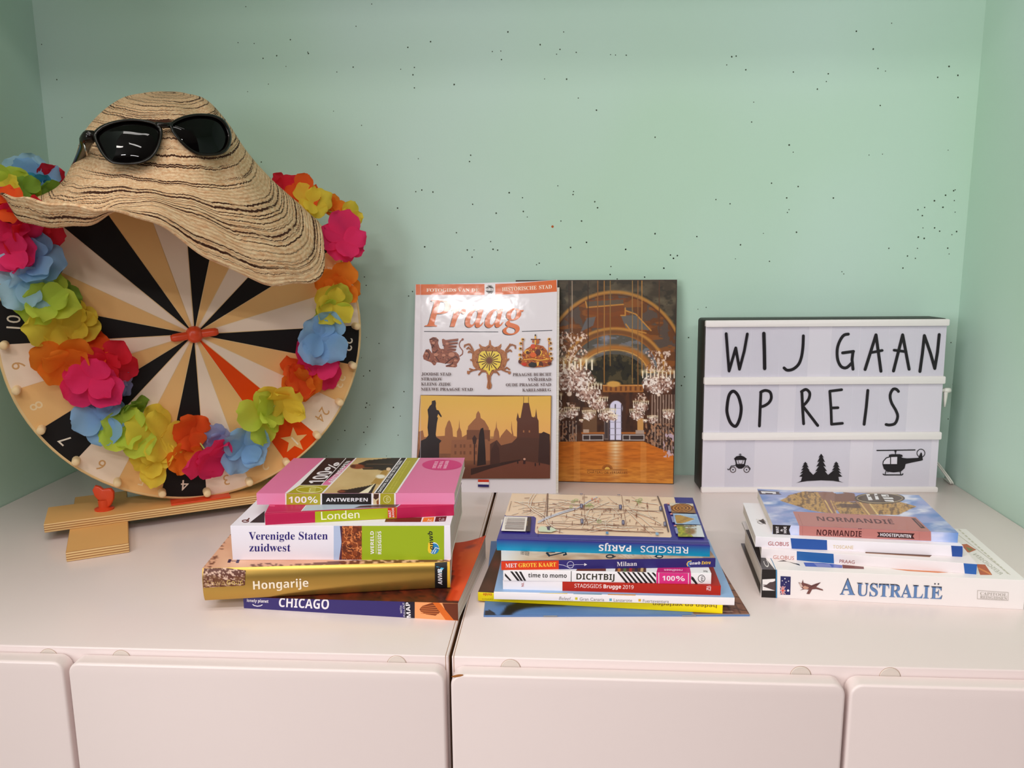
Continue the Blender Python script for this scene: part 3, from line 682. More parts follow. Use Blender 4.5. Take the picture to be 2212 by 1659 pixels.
def petal(m, org, dirv, nor, ln, wd, cup, rnd):
    side = dirv.cross(nor).normalized(); NS, NW = 7, 6; vs = []; ph = rnd.uniform(0, 6); amp = rnd.uniform(.06, .15) * ln; cur = rnd.uniform(-.25, .55)
    for a in range(NS + 1):
        s = a / NS
        hw = wd * (.16 + .84 * math.sin(math.pi * min((s ** .85) * .80, 1)) ** 1.0) * (1 if s < .85 else math.sqrt(max(1 - ((s - .85) / .19) ** 2, .08))) * .5
        for b in range(NW + 1):
            w = b / NW * 2 - 1
            edge = 1 - .10 * w * w * s + (rnd.uniform(-.025, .025) if a == NS else 0)
            p = org + dirv * (ln * s * edge) + side * (hw * w) + nor * (cup * ln * (w * w * .35 * math.sin(math.pi * s) + cur * s * s) + amp * math.sin(ph + 3.2 * w + 4 * s) * s)
            vs.append(p)
    m.add(vs, [(a * (NW + 1) + b, a * (NW + 1) + b + 1, (a + 1) * (NW + 1) + b + 1, (a + 1) * (NW + 1) + b) for a in range(NS) for b in range(NW)])
pts3 = []
for i, (px, py, n, colr, size) in enumerate(LEI):
    rnd = random.Random(100 + i); c = Vector(wp(px, py, n)) - lc; m = MB(); pts3.append(c)
    rad = size / 1860.0 * .58
    a, b = LEI[max(i - 1, 0)], LEI[min(i + 1, len(LEI) - 1)]
    tan = Vector(wp(b[0], b[1], b[2])) - Vector(wp(a[0], a[1], a[2])); tan.normalize()
    ax = (Vector((0, -1, 0)) * rnd.uniform(.55, 1.0) + tan * rnd.uniform(-.7, .7) + Vector((rnd.uniform(-.25, .25), 0, rnd.uniform(-.2, .35)))).normalized()
    e1 = ax.orthogonal().normalized(); e2 = ax.cross(e1); st = rnd.uniform(0, 6.28)
    for layer, (k, sc, cu) in enumerate(((4, 1.08, .10), (3, .80, .30))):
        for q in range(k):
            an = st + layer * .6 + 2 * math.pi * (q + rnd.uniform(-.12, .12)) / k
            d = (e1 * math.cos(an) + e2 * math.sin(an) + ax * (.04 + .22 * layer + rnd.uniform(-.42, .48))).normalized()
            nr = (ax - d * ax.dot(d)).normalized()
            petal(m, c + ax * (.0015 * layer), d, nr, rad * sc * rnd.uniform(.72, 1.18), rad * sc * rnd.uniform(.95, 1.2), cu * rnd.uniform(-.4, 1.6), rnd)
    if n > .03:                                        # petals rest on the painted disc instead of passing through it
        m.v = [(v[0], min(v[1], YD - .0012 - lc.y - .0006 * (k % 3)), v[2]) for k, v in enumerate(m.v)]
    o = m.build('flower', FM[colr], lei, True); o['label'] = {'ember': 'red-orange', 'sky': 'pale blue'}.get(colr, colr) + ' cloth flower'
m = MB(); sp = []
for k in range(len(pts3) - 1):
    for j in range(4): sp.append(pts3[k].lerp(pts3[k + 1], j / 4) + Vector((0, .004, 0)))
m.tube(sp, .0009, 6); m.build('string', mat('garland_string', (180, 190, 90), .8), lei, True)

# ------------------------------------------------------------------ lying books
GOLD = mat('gold_foil', (196, 156, 78), .30, .85, bump=(18, .25))
class Book:
    def __init__(s, label, ang, bl, L, D, T, col, group, name='travel_guide', r=.0004, hard=False, back=None, inset=.0006, wedge=None, curl=None, gold=False, end=None, core=True, bulge=0.0):
        s.L, s.D, s.T, s.r = L, D, T, r; s.lift = 0.0; s.wedge, s.curl = wedge, curl
        s.root = thing(name, label, 'book', (bl[0], bl[1], Z0 + bl[2]), math.radians(ang), group)
        s.pr = Print(); t = .0024 if hard else .00045
        nx = (40 if curl else 14) if (wedge or curl) else 1; ny = 32 if curl else 1
        arc = [(r - r * math.sin(a), r - r * math.cos(a)) for a in [math.pi / 2 * k / 4 for k in range(5)]]
        out = [(D - D * k / ny, 0) for k in range(ny)] + arc[0:1] + arc[1:] if False else [(D - (D - r) * k / ny, 0.0) for k in range(ny)] + [(a, b) for a, b in arc]
        out = out + [(a, T - b) for a, b in arc[::-1]] + [(r + (D - r) * k / ny, T) for k in range(1, ny + 1)]
        inn = [(max(a, t) if 0 < i < len(out) - 1 else a, min(max(b, t), T - t)) for i, (a, b) in enumerate(out)]
        n = len(out); vs = []; cs = []
        for i in range(nx + 1):
            x = L * i / nx
            for k, (y, z) in enumerate(out): vs.append(s.warp(x, y, z)); cs.append(lin(back) if back and k < ny + 1 and z < T * .3 else lin(col))
            for k, (y, z) in enumerate(inn): vs.append(s.warp(x, y, z)); cs.append(lin((232, 224, 216)) if not hard else lin(end or (40, 30, 28)))
        fs = []
        for i in range(nx):
            a, b = i * 2 * n, (i + 1) * 2 * n
            for k in range(n - 1):
                fs.append((a + k, b + k, b + k + 1, a + k + 1)); fs.append((a + n + k, a + n + k + 1, b + n + k + 1, b + n + k))
            fs.append((a, a + n, b + n, b)); fs.append((a + n - 1, b + n - 1, b + 2 * n - 1, a + 2 * n - 1))
        for k in range(n - 1):
            fs.append((k, k + 1, n + k + 1, n + k)); e = nx * 2 * n; fs.append((e + k, e + n + k, e + n + k + 1, e + k + 1))
        m = MB(); m.add(vs, fs); s.pr.base(m, col, cs)
        # page block
        if core:
            ps = []; q = t + .00005; ix = .0035 if hard else inset; ny2 = 8
            prof = [(t + .0006, q)] + [(D - ix, q), (D - ix, T - q)] + [(D - ix - (D - ix - t - .0006) * k / ny2, T - q) for k in range(1, ny2 + 1)]
            pv = []; n2 = len(prof); mx = nx
            for i in range(mx + 1):
                x = ix + (L - 2 * ix) * i / mx
                pv += [s.warp(x, y, z) for y, z in prof]
            pf = [(i * n2 + k, i * n2 + (k + 1) % n2, (i + 1) * n2 + (k + 1) % n2, (i + 1) * n2 + k) for i in range(mx) for k in range(n2)]
            pf += [tuple(range(n2)), tuple(range(mx * n2, (mx + 1) * n2))[::-1]]
            m = MB(); m.add(pv, pf); m.build('page_block', PAGES, s.root, angle=40)
        def spine_bend(a, b, h):
            b = min(max(b, 0), T)
            return Vector(s.warp(min(max(a, 0), L), -h - s.lift - bulge * (1 - abs(2 * b / T - 1) ** 3), b))
        def top_bend(a, b, h):
            p = s.warp(min(max(a, 0), L), min(max(b, 0), D), T); return Vector((p[0], p[1], p[2] + h))
        s.spine = Face(s.pr, s.root, (0, 0, 0), (1, 0, 0), (0, 0, 1), spine_bend)
        s.top = Face(s.pr, s.root, (0, 0, T), (1, 0, 0), (0, 1, 0), top_bend)
        if wedge:
            q0 = s.spine.q
            def q1(x, y, crop=None):
                a, b = q0(x, y, crop); zb, zt = s.ends(a); return np.array([a, (b - zb) / (zt - zb) * T])
            s.spine.q = q1
    def ends(s, x):
        w = s.wedge; f = x / s.L
        return w[0] + (w[1] - w[0]) * f, w[2] + (w[3] - w[2]) * f
    def warp(s, x, y, z):
        if s.curl and z > s.T * .5:
            c = max(0.0, (x / s.L - .80) / .20) ** 2 * max(0.0, y / s.D) ** 1.5; z2 = s.curl * c
        else: z2 = 0.0
        if s.wedge:
            zb, zt = s.ends(x); z = zb + z / s.T * (zt - zb)
        return (x, y, z + z2)
    def both(s, crop): s.spine.crop = crop; s.top.crop = crop
    def done(s, mats=None): return s.pr.build('cover', mats or [SATIN, GOLD], s.root)
    def bg(s, u0, u1, col, v0=0, v1=None, m=0, ny=8):
        """printed colour over part of the spine, corner to corner"""
        v1 = s.T if v1 is None else v1; n = np.array(lin(col))
        s.spine.sheet([(u0, v1), (u1, v1), (u1, v0), (u0, v0)], lambda S, T: np.tile(n, (S.size, 1)), 10, ny, m)
    def tbg(s, u0, u1, v0, v1, col):
        n = np.array(lin(col)); s.top.sheet([(u0, v1), (u1, v1), (u1, v0), (u0, v0)], lambda S, T: np.tile(n, (S.size, 1)), 10, 10)
WHITE = (236, 228, 232); INK = (32, 26, 28)
def zx(px, py, z): return at_z(px, py, z)

# ---- left stack
GL = 'travel guides in the left stack'
b = Book('purple-spined paperback guide at the bottom of the left stack', -4.49, (-.2864, .0759, 0), .1957, .140, .0133, (52, 40, 104), GL, wedge=(0, 0, .0104, .0162), curl=.009, back=(60, 30, 24))
b.both('L'); S, T = b.spine, b.top
T.picture([(0, b.D), (b.L, b.D), (b.L, 0), (0, 0)], lambda k: (k.fill((66, 26, 18)), k.mix(k.noise(60, 40, 3) * 1.6 - .5, (120, 46, 26)), k.mix(k.soft(.62, 12, 16, 9) * .7, (30, 14, 12)),
    k.poly([(1890, 1160), (1935, 960), (1905, 860), (1920, 700), (2230, 640), (2230, 800), (1975, 1160)], (206, 66, 34)),
    k.poly([(1940, 1160), (1985, 960), (1965, 870), (1990, 800), (2240, 660), (2200, 850), (1990, 1150)], (226, 88, 52)), k.glow(2080, 850, 150, (236, 120, 62), .8), k.ell(2060, 770, 60, 18, (150, 60, 60), .8)), 60, 48)
b.bg(0, .148, (50, 38, 102)); b.bg(.1485, b.L, (20, 12, 32))
S.strip([(1645, 1134), (1972, 1149), (1972, 1281), (1645, 1266)], (238, 158, 104), 6, 6)
S.poly([(1680, 1196), (1700, 1172), (1776, 1146), (1800, 1150), (1850, 1176), (1850, 1206), (1800, 1244), (1730, 1234), (1692, 1216)], (128, 58, 24))
for i in range(5): S.line([(1690, 1180 + 12 * i), (1800 + 8 * i, 1166 + 16 * i)], 4, (206, 120, 66))
S.poly([(1850, 1150), (1970, 1152), (1970, 1279), (1920, 1276), (1880, 1220)], (100, 42, 18)); S.poly([(1778, 1144), (1828, 1146), (1938, 1278), (1876, 1276)], (212, 104, 42))
S.text((392, 1140), (552, 1148), 21, WHITE, 'lonely planet', 'sb'); S.line([(434, 1158), (446, 1168), (470, 1173), (494, 1170), (508, 1162)], 6, WHITE)
S.text((630, 1177), (1003, 1196), 66, WHITE, 'CHICAGO', 'sb')
S.text((1552, 1226), (1549, 1170), 14, WHITE, 'WITH', 'ss'); S.text((1576, 1250), (1570, 1146), 15, WHITE, 'PULL-OUT', 'ss'); S.text((1616, 1257), (1608, 1142), 31, WHITE, 'MAP', 'sb')
b.done()

p0, p1 = zx(443, 1297, .0104), zx(973, 1269.5, .0162); d = p1 - p0; LH = float(np.hypot(d[0], d[1]))
b = Book('thick guide with gold foil spine, second from the bottom of the left stack', math.degrees(math.atan2(d[1], d[0])), (p0[0], p0[1], .0104), LH, .122, .0290, (196, 150, 60), GL, r=.0004, bulge=.0030,
         wedge=(.0001, .0063, .0302, .0306), back=(206, 176, 80))
b.both('L'); S, T = b.spine, b.top
def sky_h(k):
    k.fill((236, 186, 156)); k.mix(k.noise(240, 120, 5) * 1.2 - .3, (214, 150, 122)); n = k.noise(26, 22, 8, 4)
    k.mix((n > .47) * (k.y > 905 - .05 * k.x - 40 * (k.noise(140, 900, 4) - .3)) * (k.x > 420) * .95, (112, 62, 46)); k.mix(k.soft(.60, 15, 12, 2) * (k.y > 640) * (k.x < 275 - (k.y - 640) * .55) * .9, (104, 56, 42))
T.picture([(0, b.D), (b.L, b.D), (b.L, 0), (0, 0)], sky_h, 110, 70)
T.text((330, 862), (246, 858), (10, -26), (60, 38, 74), 'H', 'sb')
b.bg(0, b.L, (204, 160, 66), m=1, ny=24); b.lift = .0004
def bush(k):
    k.fill((96, 50, 36)); k.mix(k.soft(.58, 14, 9, 3, 3) * .95, (226, 190, 170)); k.mix(k.soft(.5, 30, 20, 6) * (k.y > 940) * .6, (120, 80, 50))
S.picture([S.q(70, 868), S.q(386, 900), S.q(384, 1006), S.q(76, 1024)], bush, 50, 22)
S.text((250, 1003), (374, 997), 36, (196, 164, 96), 'Goud', 'sb'); S.text((92, 1009), (236, 1004), 36, (176, 140, 92), 'Anwb', 'sb')
S.text((447, 1037), (858, 1016), 62, (244, 228, 204), 'Hongarije', 'sb')
S.strip([(1795, 846), (1887, 838), (1887, 1034), (1797, 1039)], (22, 18, 20)); S.strip([(1889, 838), (1914, 836), (1914, 1034), (1889, 1034)], (226, 178, 62))
S.poly([(1806, 868), (1866, 880), (1830, 900)], (86, 176, 216)); S.poly([(1818, 906), (1858, 880), (1850, 912)], (150, 210, 230))
S.text((1852, 1004), (1848, 884), 31, WHITE, 'ANWB', 'si')
b.done()

b = Book('thick white guide with lime green spine end in the middle of the left stack', 2.52, (-.2983, .0870, .0408), .1968, .130, .0322, (234, 226, 236), GL, back=(150, 168, 40))
b.both('L'); S, T = b.spine, b.top
T.poly([(412, 550), (524, 462), (524, 550)], (40, 34, 48)); T.ring(381, 538, 24, 8, 7, (96, 30, 34)); T.poly([(384, 536), (408, 512), (414, 520), (392, 540)], (96, 30, 34))
T.poly([(1420, 545), (1430, 520), (1700, 510), (1690, 545)], (110, 48, 30)); T.poly([(1700, 544), (1712, 512), (1792, 508), (1784, 543)], (236, 132, 60)); T.poly([(1793, 543), (1802, 506), (1884, 502), (1872, 541)], (92, 40, 38))
T.text((1826, 538), (1868, 537), 22, WHITE, 'Cult', 'ss'); T.text((1738, 540), (1776, 539), 18, WHITE, 'Ac', 'ss')
S.strip([(1040, 571), (1252, 570), (1252, 829), (1040, 829)], (178, 190, 220), 4, 4); S.poly([(1086, 575), (1250, 573), (1250, 826), (1080, 826), (1098, 700)], (146, 70, 36))
def canyon(k):
    k.fill((140, 66, 34)); k.mix(k.noise(40, 26, 5) * 1.8 - .6, (74, 30, 20)); k.mix((abs(k.noise(50, 40, 11) - .5) < .028) * 1.0, (226, 140, 86)); k.mix((abs(k.noise(26, 60, 2) - .5) < .02) * 1.0, (214, 124, 72))
S.picture([S.q(1104, 574), S.q(1250, 573), S.q(1250, 826), S.q(1092, 826)], canyon, 50, 70); S.poly([(1086, 575), (1104, 575), (1098, 826), (1084, 826), (1098, 690)], (74, 40, 60))
S.strip([(1250, 569), (1864, 566), (1864, 827), (1250, 828)], (154, 174, 36), 8, 6)
S.text((405, 677), (995, 675), 57, (44, 30, 112), 'Verenigde Staten', 'rb'); S.text((410, 764), (718, 764), 57, (44, 30, 112), 'zuidwest', 'rb')
S.text((1341, 784), (1339, 613), 26, WHITE, 'WERELD', 'sb'); S.line([(1356, 614), (1357, 782)], 2.5, WHITE); S.text((1396, 784), (1394, 613), 26, WHITE, 'REISGIDS', 'sb')
S.ell(1786, 740, 40, 44, (232, 232, 240)); S.ell(1790, 744, 36, 40, (50, 130, 186)); S.poly([(1742, 755), (1746, 700), (1776, 690), (1780, 720), (1768, 770), (1752, 778)], (240, 196, 60)); S.line([(1775, 775), (1800, 735), (1830, 745)], 5, WHITE); S.line([(1790, 780), (1805, 750)], 5, WHITE)
S.text((1788, 750), (1776, 612), 34, (26, 24, 30), 'anwb', 'si')
b.done()

b = Book('slim magenta guide with lime title block, second from the top of the left stack', 11.01, (-.2674, .0901, .0730), .1688, .112, .0105, (186, 38, 80), GL)
b.both('L'); S, T = b.spine, b.top
T.poly([(800, 462), (836, 418), (1560, 400), (1515, 433)], (184, 192, 206)); T.line([(798, 464), (834, 420)], 5, WHITE); T.poly([(1190, 440), (1240, 424), (1540, 406), (1500, 434)], (92, 62, 60))
T.line([(560, 424), (600, 425)], 5, (230, 120, 150)); T.line([(526, 474), (900, 462)], 2.5, (214, 84, 120))
S.strip([(900, 463), (1511, 434), (1509, 516), (902, 549)], (168, 176, 30), 6, 6)
S.text((947, 529), (1233, 514), 60, (244, 236, 214), 'Londen', 'n')
S.poly([(1443, 441), (1507, 438), (1507, 512), (1444, 514)], (210, 66, 38)); S.text((1470, 511), (1467, 456), 19, WHITE, 'WAT', 'sb'); S.text((1492, 511), (1489, 440), 15, WHITE, '&HOE', 'sb')
b.done()

b = Book('pink and olive guide on top of the left stack', 2.47, (-.2839, .1155, .0835), .1830, .1222, .0108, (216, 116, 156), GL)
b.both('A'); S, T = b.spine, b.top; OL = (170, 158, 44); PK = (28, 18, 16)
T.poly([(775, 165), (800, 165), (487, 486), (335, 584), (306, 584)], WHITE); T.poly([(800, 160), (1152, 160), (736, 486), (487, 486)], PK); T.poly([(484, 490), (858, 490), (748, 586), (330, 586)], OL)
T.line([(1036, 165), (742, 486)], 7, WHITE); T.poly([(1152, 160), (1172, 160), (766, 584), (742, 584)], WHITE); T.line([(487, 488), (856, 488)], 5, WHITE)
T.text((752, 464), (884, 318), (-180, 3), WHITE, '100', 'sb'); T.percent((893, 308), (972, 216), (-125, 4), WHITE, 16)
T.text((872, 458), (1093, 198), (-58, 3), WHITE, 'ANTWERPEN', 'sb')
T.ring(600, 541, 154, 36, 8, (226, 218, 150)); T.text((668, 571), (680, 520), (-120, 0), (226, 218, 150), 'm', 'n')
def people(k):
    k.fill((208, 178, 128)); k.mix(k.noise(200, 60, 3) * .9 - .2, (186, 150, 100)); k.poly([(1180, 230), (1290, 190), (1700, 150), (1590, 320), (1480, 318), (1400, 300), (1240, 300)], (44, 28, 22))
    k.ell(1175, 266, 96, 34, (136, 62, 36), .3); k.ell(1120, 262, 40, 26, (90, 40, 26), .4); k.poly([(1480, 310), (1560, 300), (1440, 480), (1330, 470)], (176, 136, 70)); k.poly([(930, 570), (960, 545), (1050, 540), (1270, 500), (1400, 470), (1340, 590), (960, 590)], (40, 24, 20))
    k.ell(985, 562, 58, 18, (126, 62, 40), .4); k.poly([(1380, 470), (1300, 584), (1180, 590)], (240, 226, 196)); k.ell(1450, 385, 70, 30, (236, 226, 210), .4); k.ell(1545, 296, 34, 24, (232, 196, 160), .3); k.line([(1280, 238), (1600, 240)], 4, (110, 80, 60)); k.line([(1210, 282), (1360, 284)], 3, (150, 90, 60))
T.picture([T.q(1166, 162), T.q(1700, 162), T.q(1372, 586), T.q(766, 586)], people, 100, 70)
T.poly([(1686, 162), (1700, 162), (1384, 584), (1366, 584)], WHITE); T.poly([(1700, 162), (1756, 162), (1462, 584), (1384, 584)], PK); T.text((1446, 572), (1716, 192), (-36, 2), WHITE, 'ONTDEK DE STAD IN NO-TIME!', 'sb')
T.poly([(1756, 162), (1768, 162), (1472, 584), (1458, 584)], WHITE); T.poly([(1768, 162), (1904, 162), (1622, 584), (1470, 584)], OL)
for i, (x0, x1) in enumerate(((1538, 1774), (1575, 1806))): T.text((x0 + 10, 566), (x1, 196), (-26, 2), (206, 198, 92), 'mode winkels musea cafes trends design', 'ss')
T.poly([(1904, 162), (1924, 162), (1644, 584), (1620, 584)], WHITE)
T.crop = 'L'; T.ell(1848, 119, 148, 40, (206, 48, 118), 36)
for i, (x, w) in enumerate((('ONTDEK DE', 0), ('STAD IN 6', 40), ('WANDELINGEN', 80))): T.text((1800 + w, 144 + 3 * (i == 2)), (1822 + w, 92 - 3 * (i == 2)), (-26, 0), (244, 190, 214), x, 'sb')
b.bg(0, b.L, (228, 136, 174)); S.strip([(312, 587), (1630, 582), (1630, 722), (312, 722)], WHITE, 8, 6)
S.strip([(325, 588), (731, 586), (731, 721), (325, 721)], OL, 6, 6); S.strip([(750, 586), (1340, 584), (1340, 722), (750, 722)], PK, 6, 6)
S.text((352, 697), (566, 697), 74, WHITE, '100', 'sb'); S.percent((578, 697), (700, 697), 74, WHITE, 13); S.text((798, 682), (1296, 681), 42, WHITE, 'ANTWERPEN', 'sb')
S.strip([(1362, 585), (1432, 585), (1432, 721), (1362, 721)], (214, 190, 150), 3, 4); S.poly([(1370, 590), (1430, 590), (1425, 640), (1390, 660), (1365, 640)], (70, 40, 30)); S.poly([(1400, 680), (1425, 650), (1430, 716), (1405, 716)], (140, 80, 46))
S.strip([(1447, 584), (1612, 584), (1612, 721), (1444, 721)], OL, 4, 6); S.ring(1526, 656, 42, 42, 6, (226, 220, 160)); S.text((1546, 682), (1545, 634), 44, (226, 220, 160), 'm', 'n')
b.done()

# ---- middle stack
GM = 'travel guides in the middle stack'
b = Book('large thin blue brochure lying at the bottom of the middle stack', 3.04, (-.0702, .0686, 0), .2305, .176, .0018, (88, 124, 178), GM, name='brochure', r=.0005)
b.both('M'); T = b.top
def broch(k):
    k.fill((84, 122, 178)); k.mix(k.noise(240, 90, 6) * 1.0 - .25, (112, 146, 194)); k.line([(250, 1040), (290, 990), (380, 950), (520, 930), (700, 925)], 44, (30, 28, 32)); k.poly([(84, 1050), (94, 1000), (130, 990), (172, 1012), (196, 1050)], (36, 40, 58))
    r = (k.x > 1700); k.mix(r * 1.0, (158, 112, 86)); k.mix(r * (k.noise(60, 40, 12) * 1.4 - .3), (110, 62, 50)); k.mix(r * (abs(((k.y - .2 * k.x) / 46) % 1 - .5) < .06) * 1.0, (74, 42, 36)); k.mix(r * (abs(((k.x - .55 * k.y) / 70) % 1 - .5) < .05) * .9, (82, 48, 40)); k.mix(r * ((k.y - .1 * k.x) > 818) * .8, (96, 70, 76)); k.mix(r * ((k.y - .1 * k.x) > 800) * (abs(((k.y) / 22) % 1 - .5) < .2) * .8, (200, 168, 150))
T.picture([(0, b.D), (b.L, b.D), (b.L, 0), (0, 0)], broch, 150, 90)
S = b.spine; S.sheet([(0, .0018), (b.L, .0018), (b.L, 0), (0, 0)], lambda s, t: np.tile(np.array(lin((92, 122, 168))), (s.size, 1)), 4, 4)
for u in (.052, .172):
    m = MB(); m.tube([(u, -.0003, .0009), (u + .012, -.0003, .0009)], .0004, 6); m.build('staple', mat('dull_staple', (150, 146, 140), .6, .3), b.root)
b.done([SATIN])

b = Book('yellow-spined guide turned upside down, second from the bottom of the middle stack', -4.22, (-.0780, .0966, .0019), .2152, .130, .0080, (240, 214, 34), GM)
b.both('M'); S, T = b.spine, b.top
T.picture([(0, b.D), (b.L, b.D), (b.L, .001), (0, .001)], lambda k: (k.fill((56, 34, 28)), k.mix(k.noise(80, 90, 5) * 1.6 - .5, (92, 56, 40)), k.glow(190, 640, 80, (150, 60, 40), .8)), 40, 24)
S.text((1886, 951), (1392, 933), 24, (128, 100, 24), 'heden en verleden', 'sb'); S.text((152, 862), (84, 859), 22, (196, 52, 28), 'guide', 'sb'); S.text((158, 904), (76, 902), 10, (120, 96, 20), 'Canarische', 'ss')
b.done()

b = Book('white-spined guide with pale blue cover, third from the bottom of the middle stack', -.68, (-.0623, .0832, .0099), .2088, .140, .0068, (236, 228, 230), GM)
b.both('M'); S, T = b.spine, b.top
b.tbg(0, b.L, .0009, b.D, (150, 180, 220))
T.poly([(520, 859), (736, 861), (733, 874), (518, 873)], (222, 196, 50)); T.poly([(780, 864), (1000, 866), (998, 880), (780, 878)], (84, 146, 160)); T.poly([(1046, 868), (1262, 872), (1260, 887), (1046, 884)], (214, 150, 54))
S.text((668, 911), (776, 917), 24, (128, 120, 116), 'Beleef...', 'n', shear=.2)
for x, y, c in ((793, 893, (206, 190, 50)), (1057, 902, (96, 160, 186)), (1281, 906, (214, 166, 50))): S.poly([(x, y), (x + 19, y), (x + 19, y + 19), (x, y + 19)], c)
S.text((828, 917), (1017, 922), 23, (122, 112, 108), 'Gran Canaria', 'n'); S.text((1090, 925), (1232, 928), 23, (122, 112, 108), 'Lanzarote', 'n'); S.text((1315, 931), (1515, 936), 23, (122, 112, 108), 'Fuerteventura', 'n')
b.done()

b = Book('red guide with white spine end, under the striped white guide in the middle stack', -1.22, (-.0547, .0896, .0167), .1901, .122, .0087, (168, 40, 32), GM)
b.both('M'); S, T = b.spine, b.top
u0 = S.q(695, 800)[0]; b.bg(0, u0, (236, 228, 232)); b.bg(u0, b.L, (178, 42, 30)); b.tbg(0, u0, .001, b.D, (236, 228, 232))
S.text((399, 810), (398, 778), 19, (160, 44, 44), 'NL', 'sb'); S.text((788, 817), (997, 822), 29, (244, 228, 224), 'STADSGIDS', 'ss'); S.text((1012, 823), (1147, 826), 29, (250, 236, 232), 'Brugge', 'sb'); S.text((1160, 827), (1243, 829), 29, (244, 228, 224), '2019', 'ss')
S.line([(1806, 812), (1836, 806)], 4, WHITE); S.line([(1810, 838), (1808, 822), (1832, 818)], 4, WHITE); S.line([(1836, 842), (1838, 810)], 4, WHITE); S.line([(1812, 828), (1828, 834), (1824, 842)], 4, WHITE)
b.done()

b = Book('white guide with black diagonal stripes and a pink block on its spine', .25, (-.0542, .0880, .0254), .1816, .125, .0100, (236, 230, 232), GM)
b.both('M'); S, T = b.spine, b.top
for i in range(4): S.poly([(258 + 34 * i - (8 if i == 0 else 0), 692 + i), (276 + 34 * i - (8 if i == 0 else 0), 692 + i), (344 + 24 * i, 766), (322 + 26 * i, 766)] if i else [(252, 706), (252, 728), (290, 766), (304, 764)], INK)
S.text((432, 739), (728, 743), 33, (36, 30, 26), 'time to momo', 'sb'); S.line([(763, 688), (762, 772)], 5, INK); S.text((803, 755), (1096, 760), 46, (44, 40, 26), 'DICHTBIJ', 'sb')
for i in range(8):
    x = 1116 + 38 * i; pts = [(x, 697), (x + 17, 697), (x + 87, 783), (x + 66, 783)]
    if x + 87 > 1416:
        c = 1416; f = (c - x - 17) / 70; g = (c - x) / 66
        pts = [(x, 697), (min(x + 17, c), 697), (c, 697 + 86 * max(f, 0)), (c, 697 + 86 * min(g, 1))] if g < 1 else [(x, 697), (x + 17, 697), (c, 697 + 86 * f), (c, 783), (x + 66, 783)]
    S.poly(pts, INK)
S.strip([(1419, 697), (1686, 703), (1686, 793), (1419, 789)], (214, 54, 128), 4, 6); S.line([(1438, 699), (1438, 788)], 5, WHITE); S.line([(1667, 703), (1667, 791)], 5, WHITE)
S.text((1465, 763), (1562, 765), 36, WHITE, '100', 'sb'); S.percent((1568, 765), (1640, 766), 36, WHITE, 7)
S.poly([(1688, 730), (1704, 738), (1740, 791), (1722, 791), (1688, 752)], INK); S.ring(1767, 748, 26, 27, 4, INK); S.text((1781, 765), (1781, 733), 26, INK, 'm', 'n')
T.poly([(1420, 703), (1432, 660), (1676, 662), (1686, 707)], (206, 50, 120)); T.text((1620, 678), (1480, 676), 16, (250, 200, 224), 'roodheen', 'sb'); T.poly([(800, 690), (830, 640), (1030, 640), (1030, 692)], (120, 66, 50)); T.poly([(1100, 694), (1110, 640), (1340, 644), (1340, 700)], (96, 60, 44))
for i in range(5): T.poly([(1120 + 44 * i, 696), (1124 + 44 * i, 660), (1144 + 44 * i, 660), (1142 + 44 * i, 698)], ((196, 120, 50), (90, 110, 60), (176, 60, 50), (60, 46, 60), (206, 170, 120))[i])
T.text((1815, 690), (1782, 686), 16, INK, 'tot', 'n')
b.done()

b = Book('indigo-spined guide with a red block, second from the top of the middle stack', 4.54, (-.0558, .0877, .0355), .1896, .108, .0082, (52, 44, 112), GM)
b.both('M'); S, T = b.spine, b.top
def mil(k):
    k.fill((226, 200, 176)); k.mix(np.clip((k.x - 330) / 200, 0, 1) * (k.noise(120, 26, 5) * 1.7 - .45), (184, 140, 104)); k.mix(np.clip((420 - k.x) / 160, 0, 1), (236, 228, 226)); a = np.arctan2(k.y - 480, (k.x - 1230) * .3); k.mix((k.x > 1080) * (k.x < 1400) * (abs((a * 14) % 1 - .5) < .12) * .6, (160, 112, 76)); k.mix((k.x > 1780) * .6, (150, 110, 90))
T.picture([(0, b.D), (b.L, b.D), (b.L, .001), (0, .001)], mil, 130, 50)
T.line([(572, 548), (598, 577)], 16, INK); T.line([(590, 574), (716, 546)], 9, INK); T.line([(570, 549), (640, 546)], 6, INK); T.line([(700, 568), (724, 562), (716, 540)], 12, INK)
T.ring(1062, 578, 28, 12, 10, INK); T.poly([(1078, 568), (1112, 578), (1080, 592)], INK); T.ring(1442, 578, 26, 11, 9, INK); T.poly([(1400, 578), (1424, 568), (1424, 590)], INK)
for i in range(3): T.text((440, 566 - 12 * i), (374, 552 - 12 * i), 9, INK, ('VAN HET', 'BOEK MET', 'KAARTEN')[i], 'sb')
b.bg(S.q(667, 640)[0], b.L, (50, 42, 110)); b.bg(0, S.q(667, 640)[0], (216, 66, 40))
S.text((257, 664), (346, 661), 31, WHITE, 'MET', 'rb'); S.text((357, 661), (647, 655), 31, (252, 208, 84), 'GROTE KAART', 'rb')
S.line([(668, 640), (700, 644), (730, 656), (750, 668), (772, 664), (782, 646)], 3, (220, 214, 230)); S.ring(757, 641, 25, 25, 3, (220, 214, 230)); S.line([(734, 650), (760, 646), (800, 640), (866, 640)], 2.5, (220, 214, 230)); S.poly([(864, 629), (886, 640), (864, 651)], WHITE)
S.text((1115, 653), (1270, 649), 33, WHITE, 'Milaan', 'rb')
S.ell(1676, 635, 22, 22, (70, 140, 206)); S.line([(1662, 654), (1654, 636), (1664, 618), (1690, 612)], 6, (250, 196, 60)); S.ell(1686, 638, 17, 16, (50, 42, 110)); S.text((1676, 642), (1758, 638), 22, WHITE, 'anwb', 'si'); S.text((1768, 638), (1838, 636), 23, (250, 200, 70), 'Extra', 'si')
b.done()

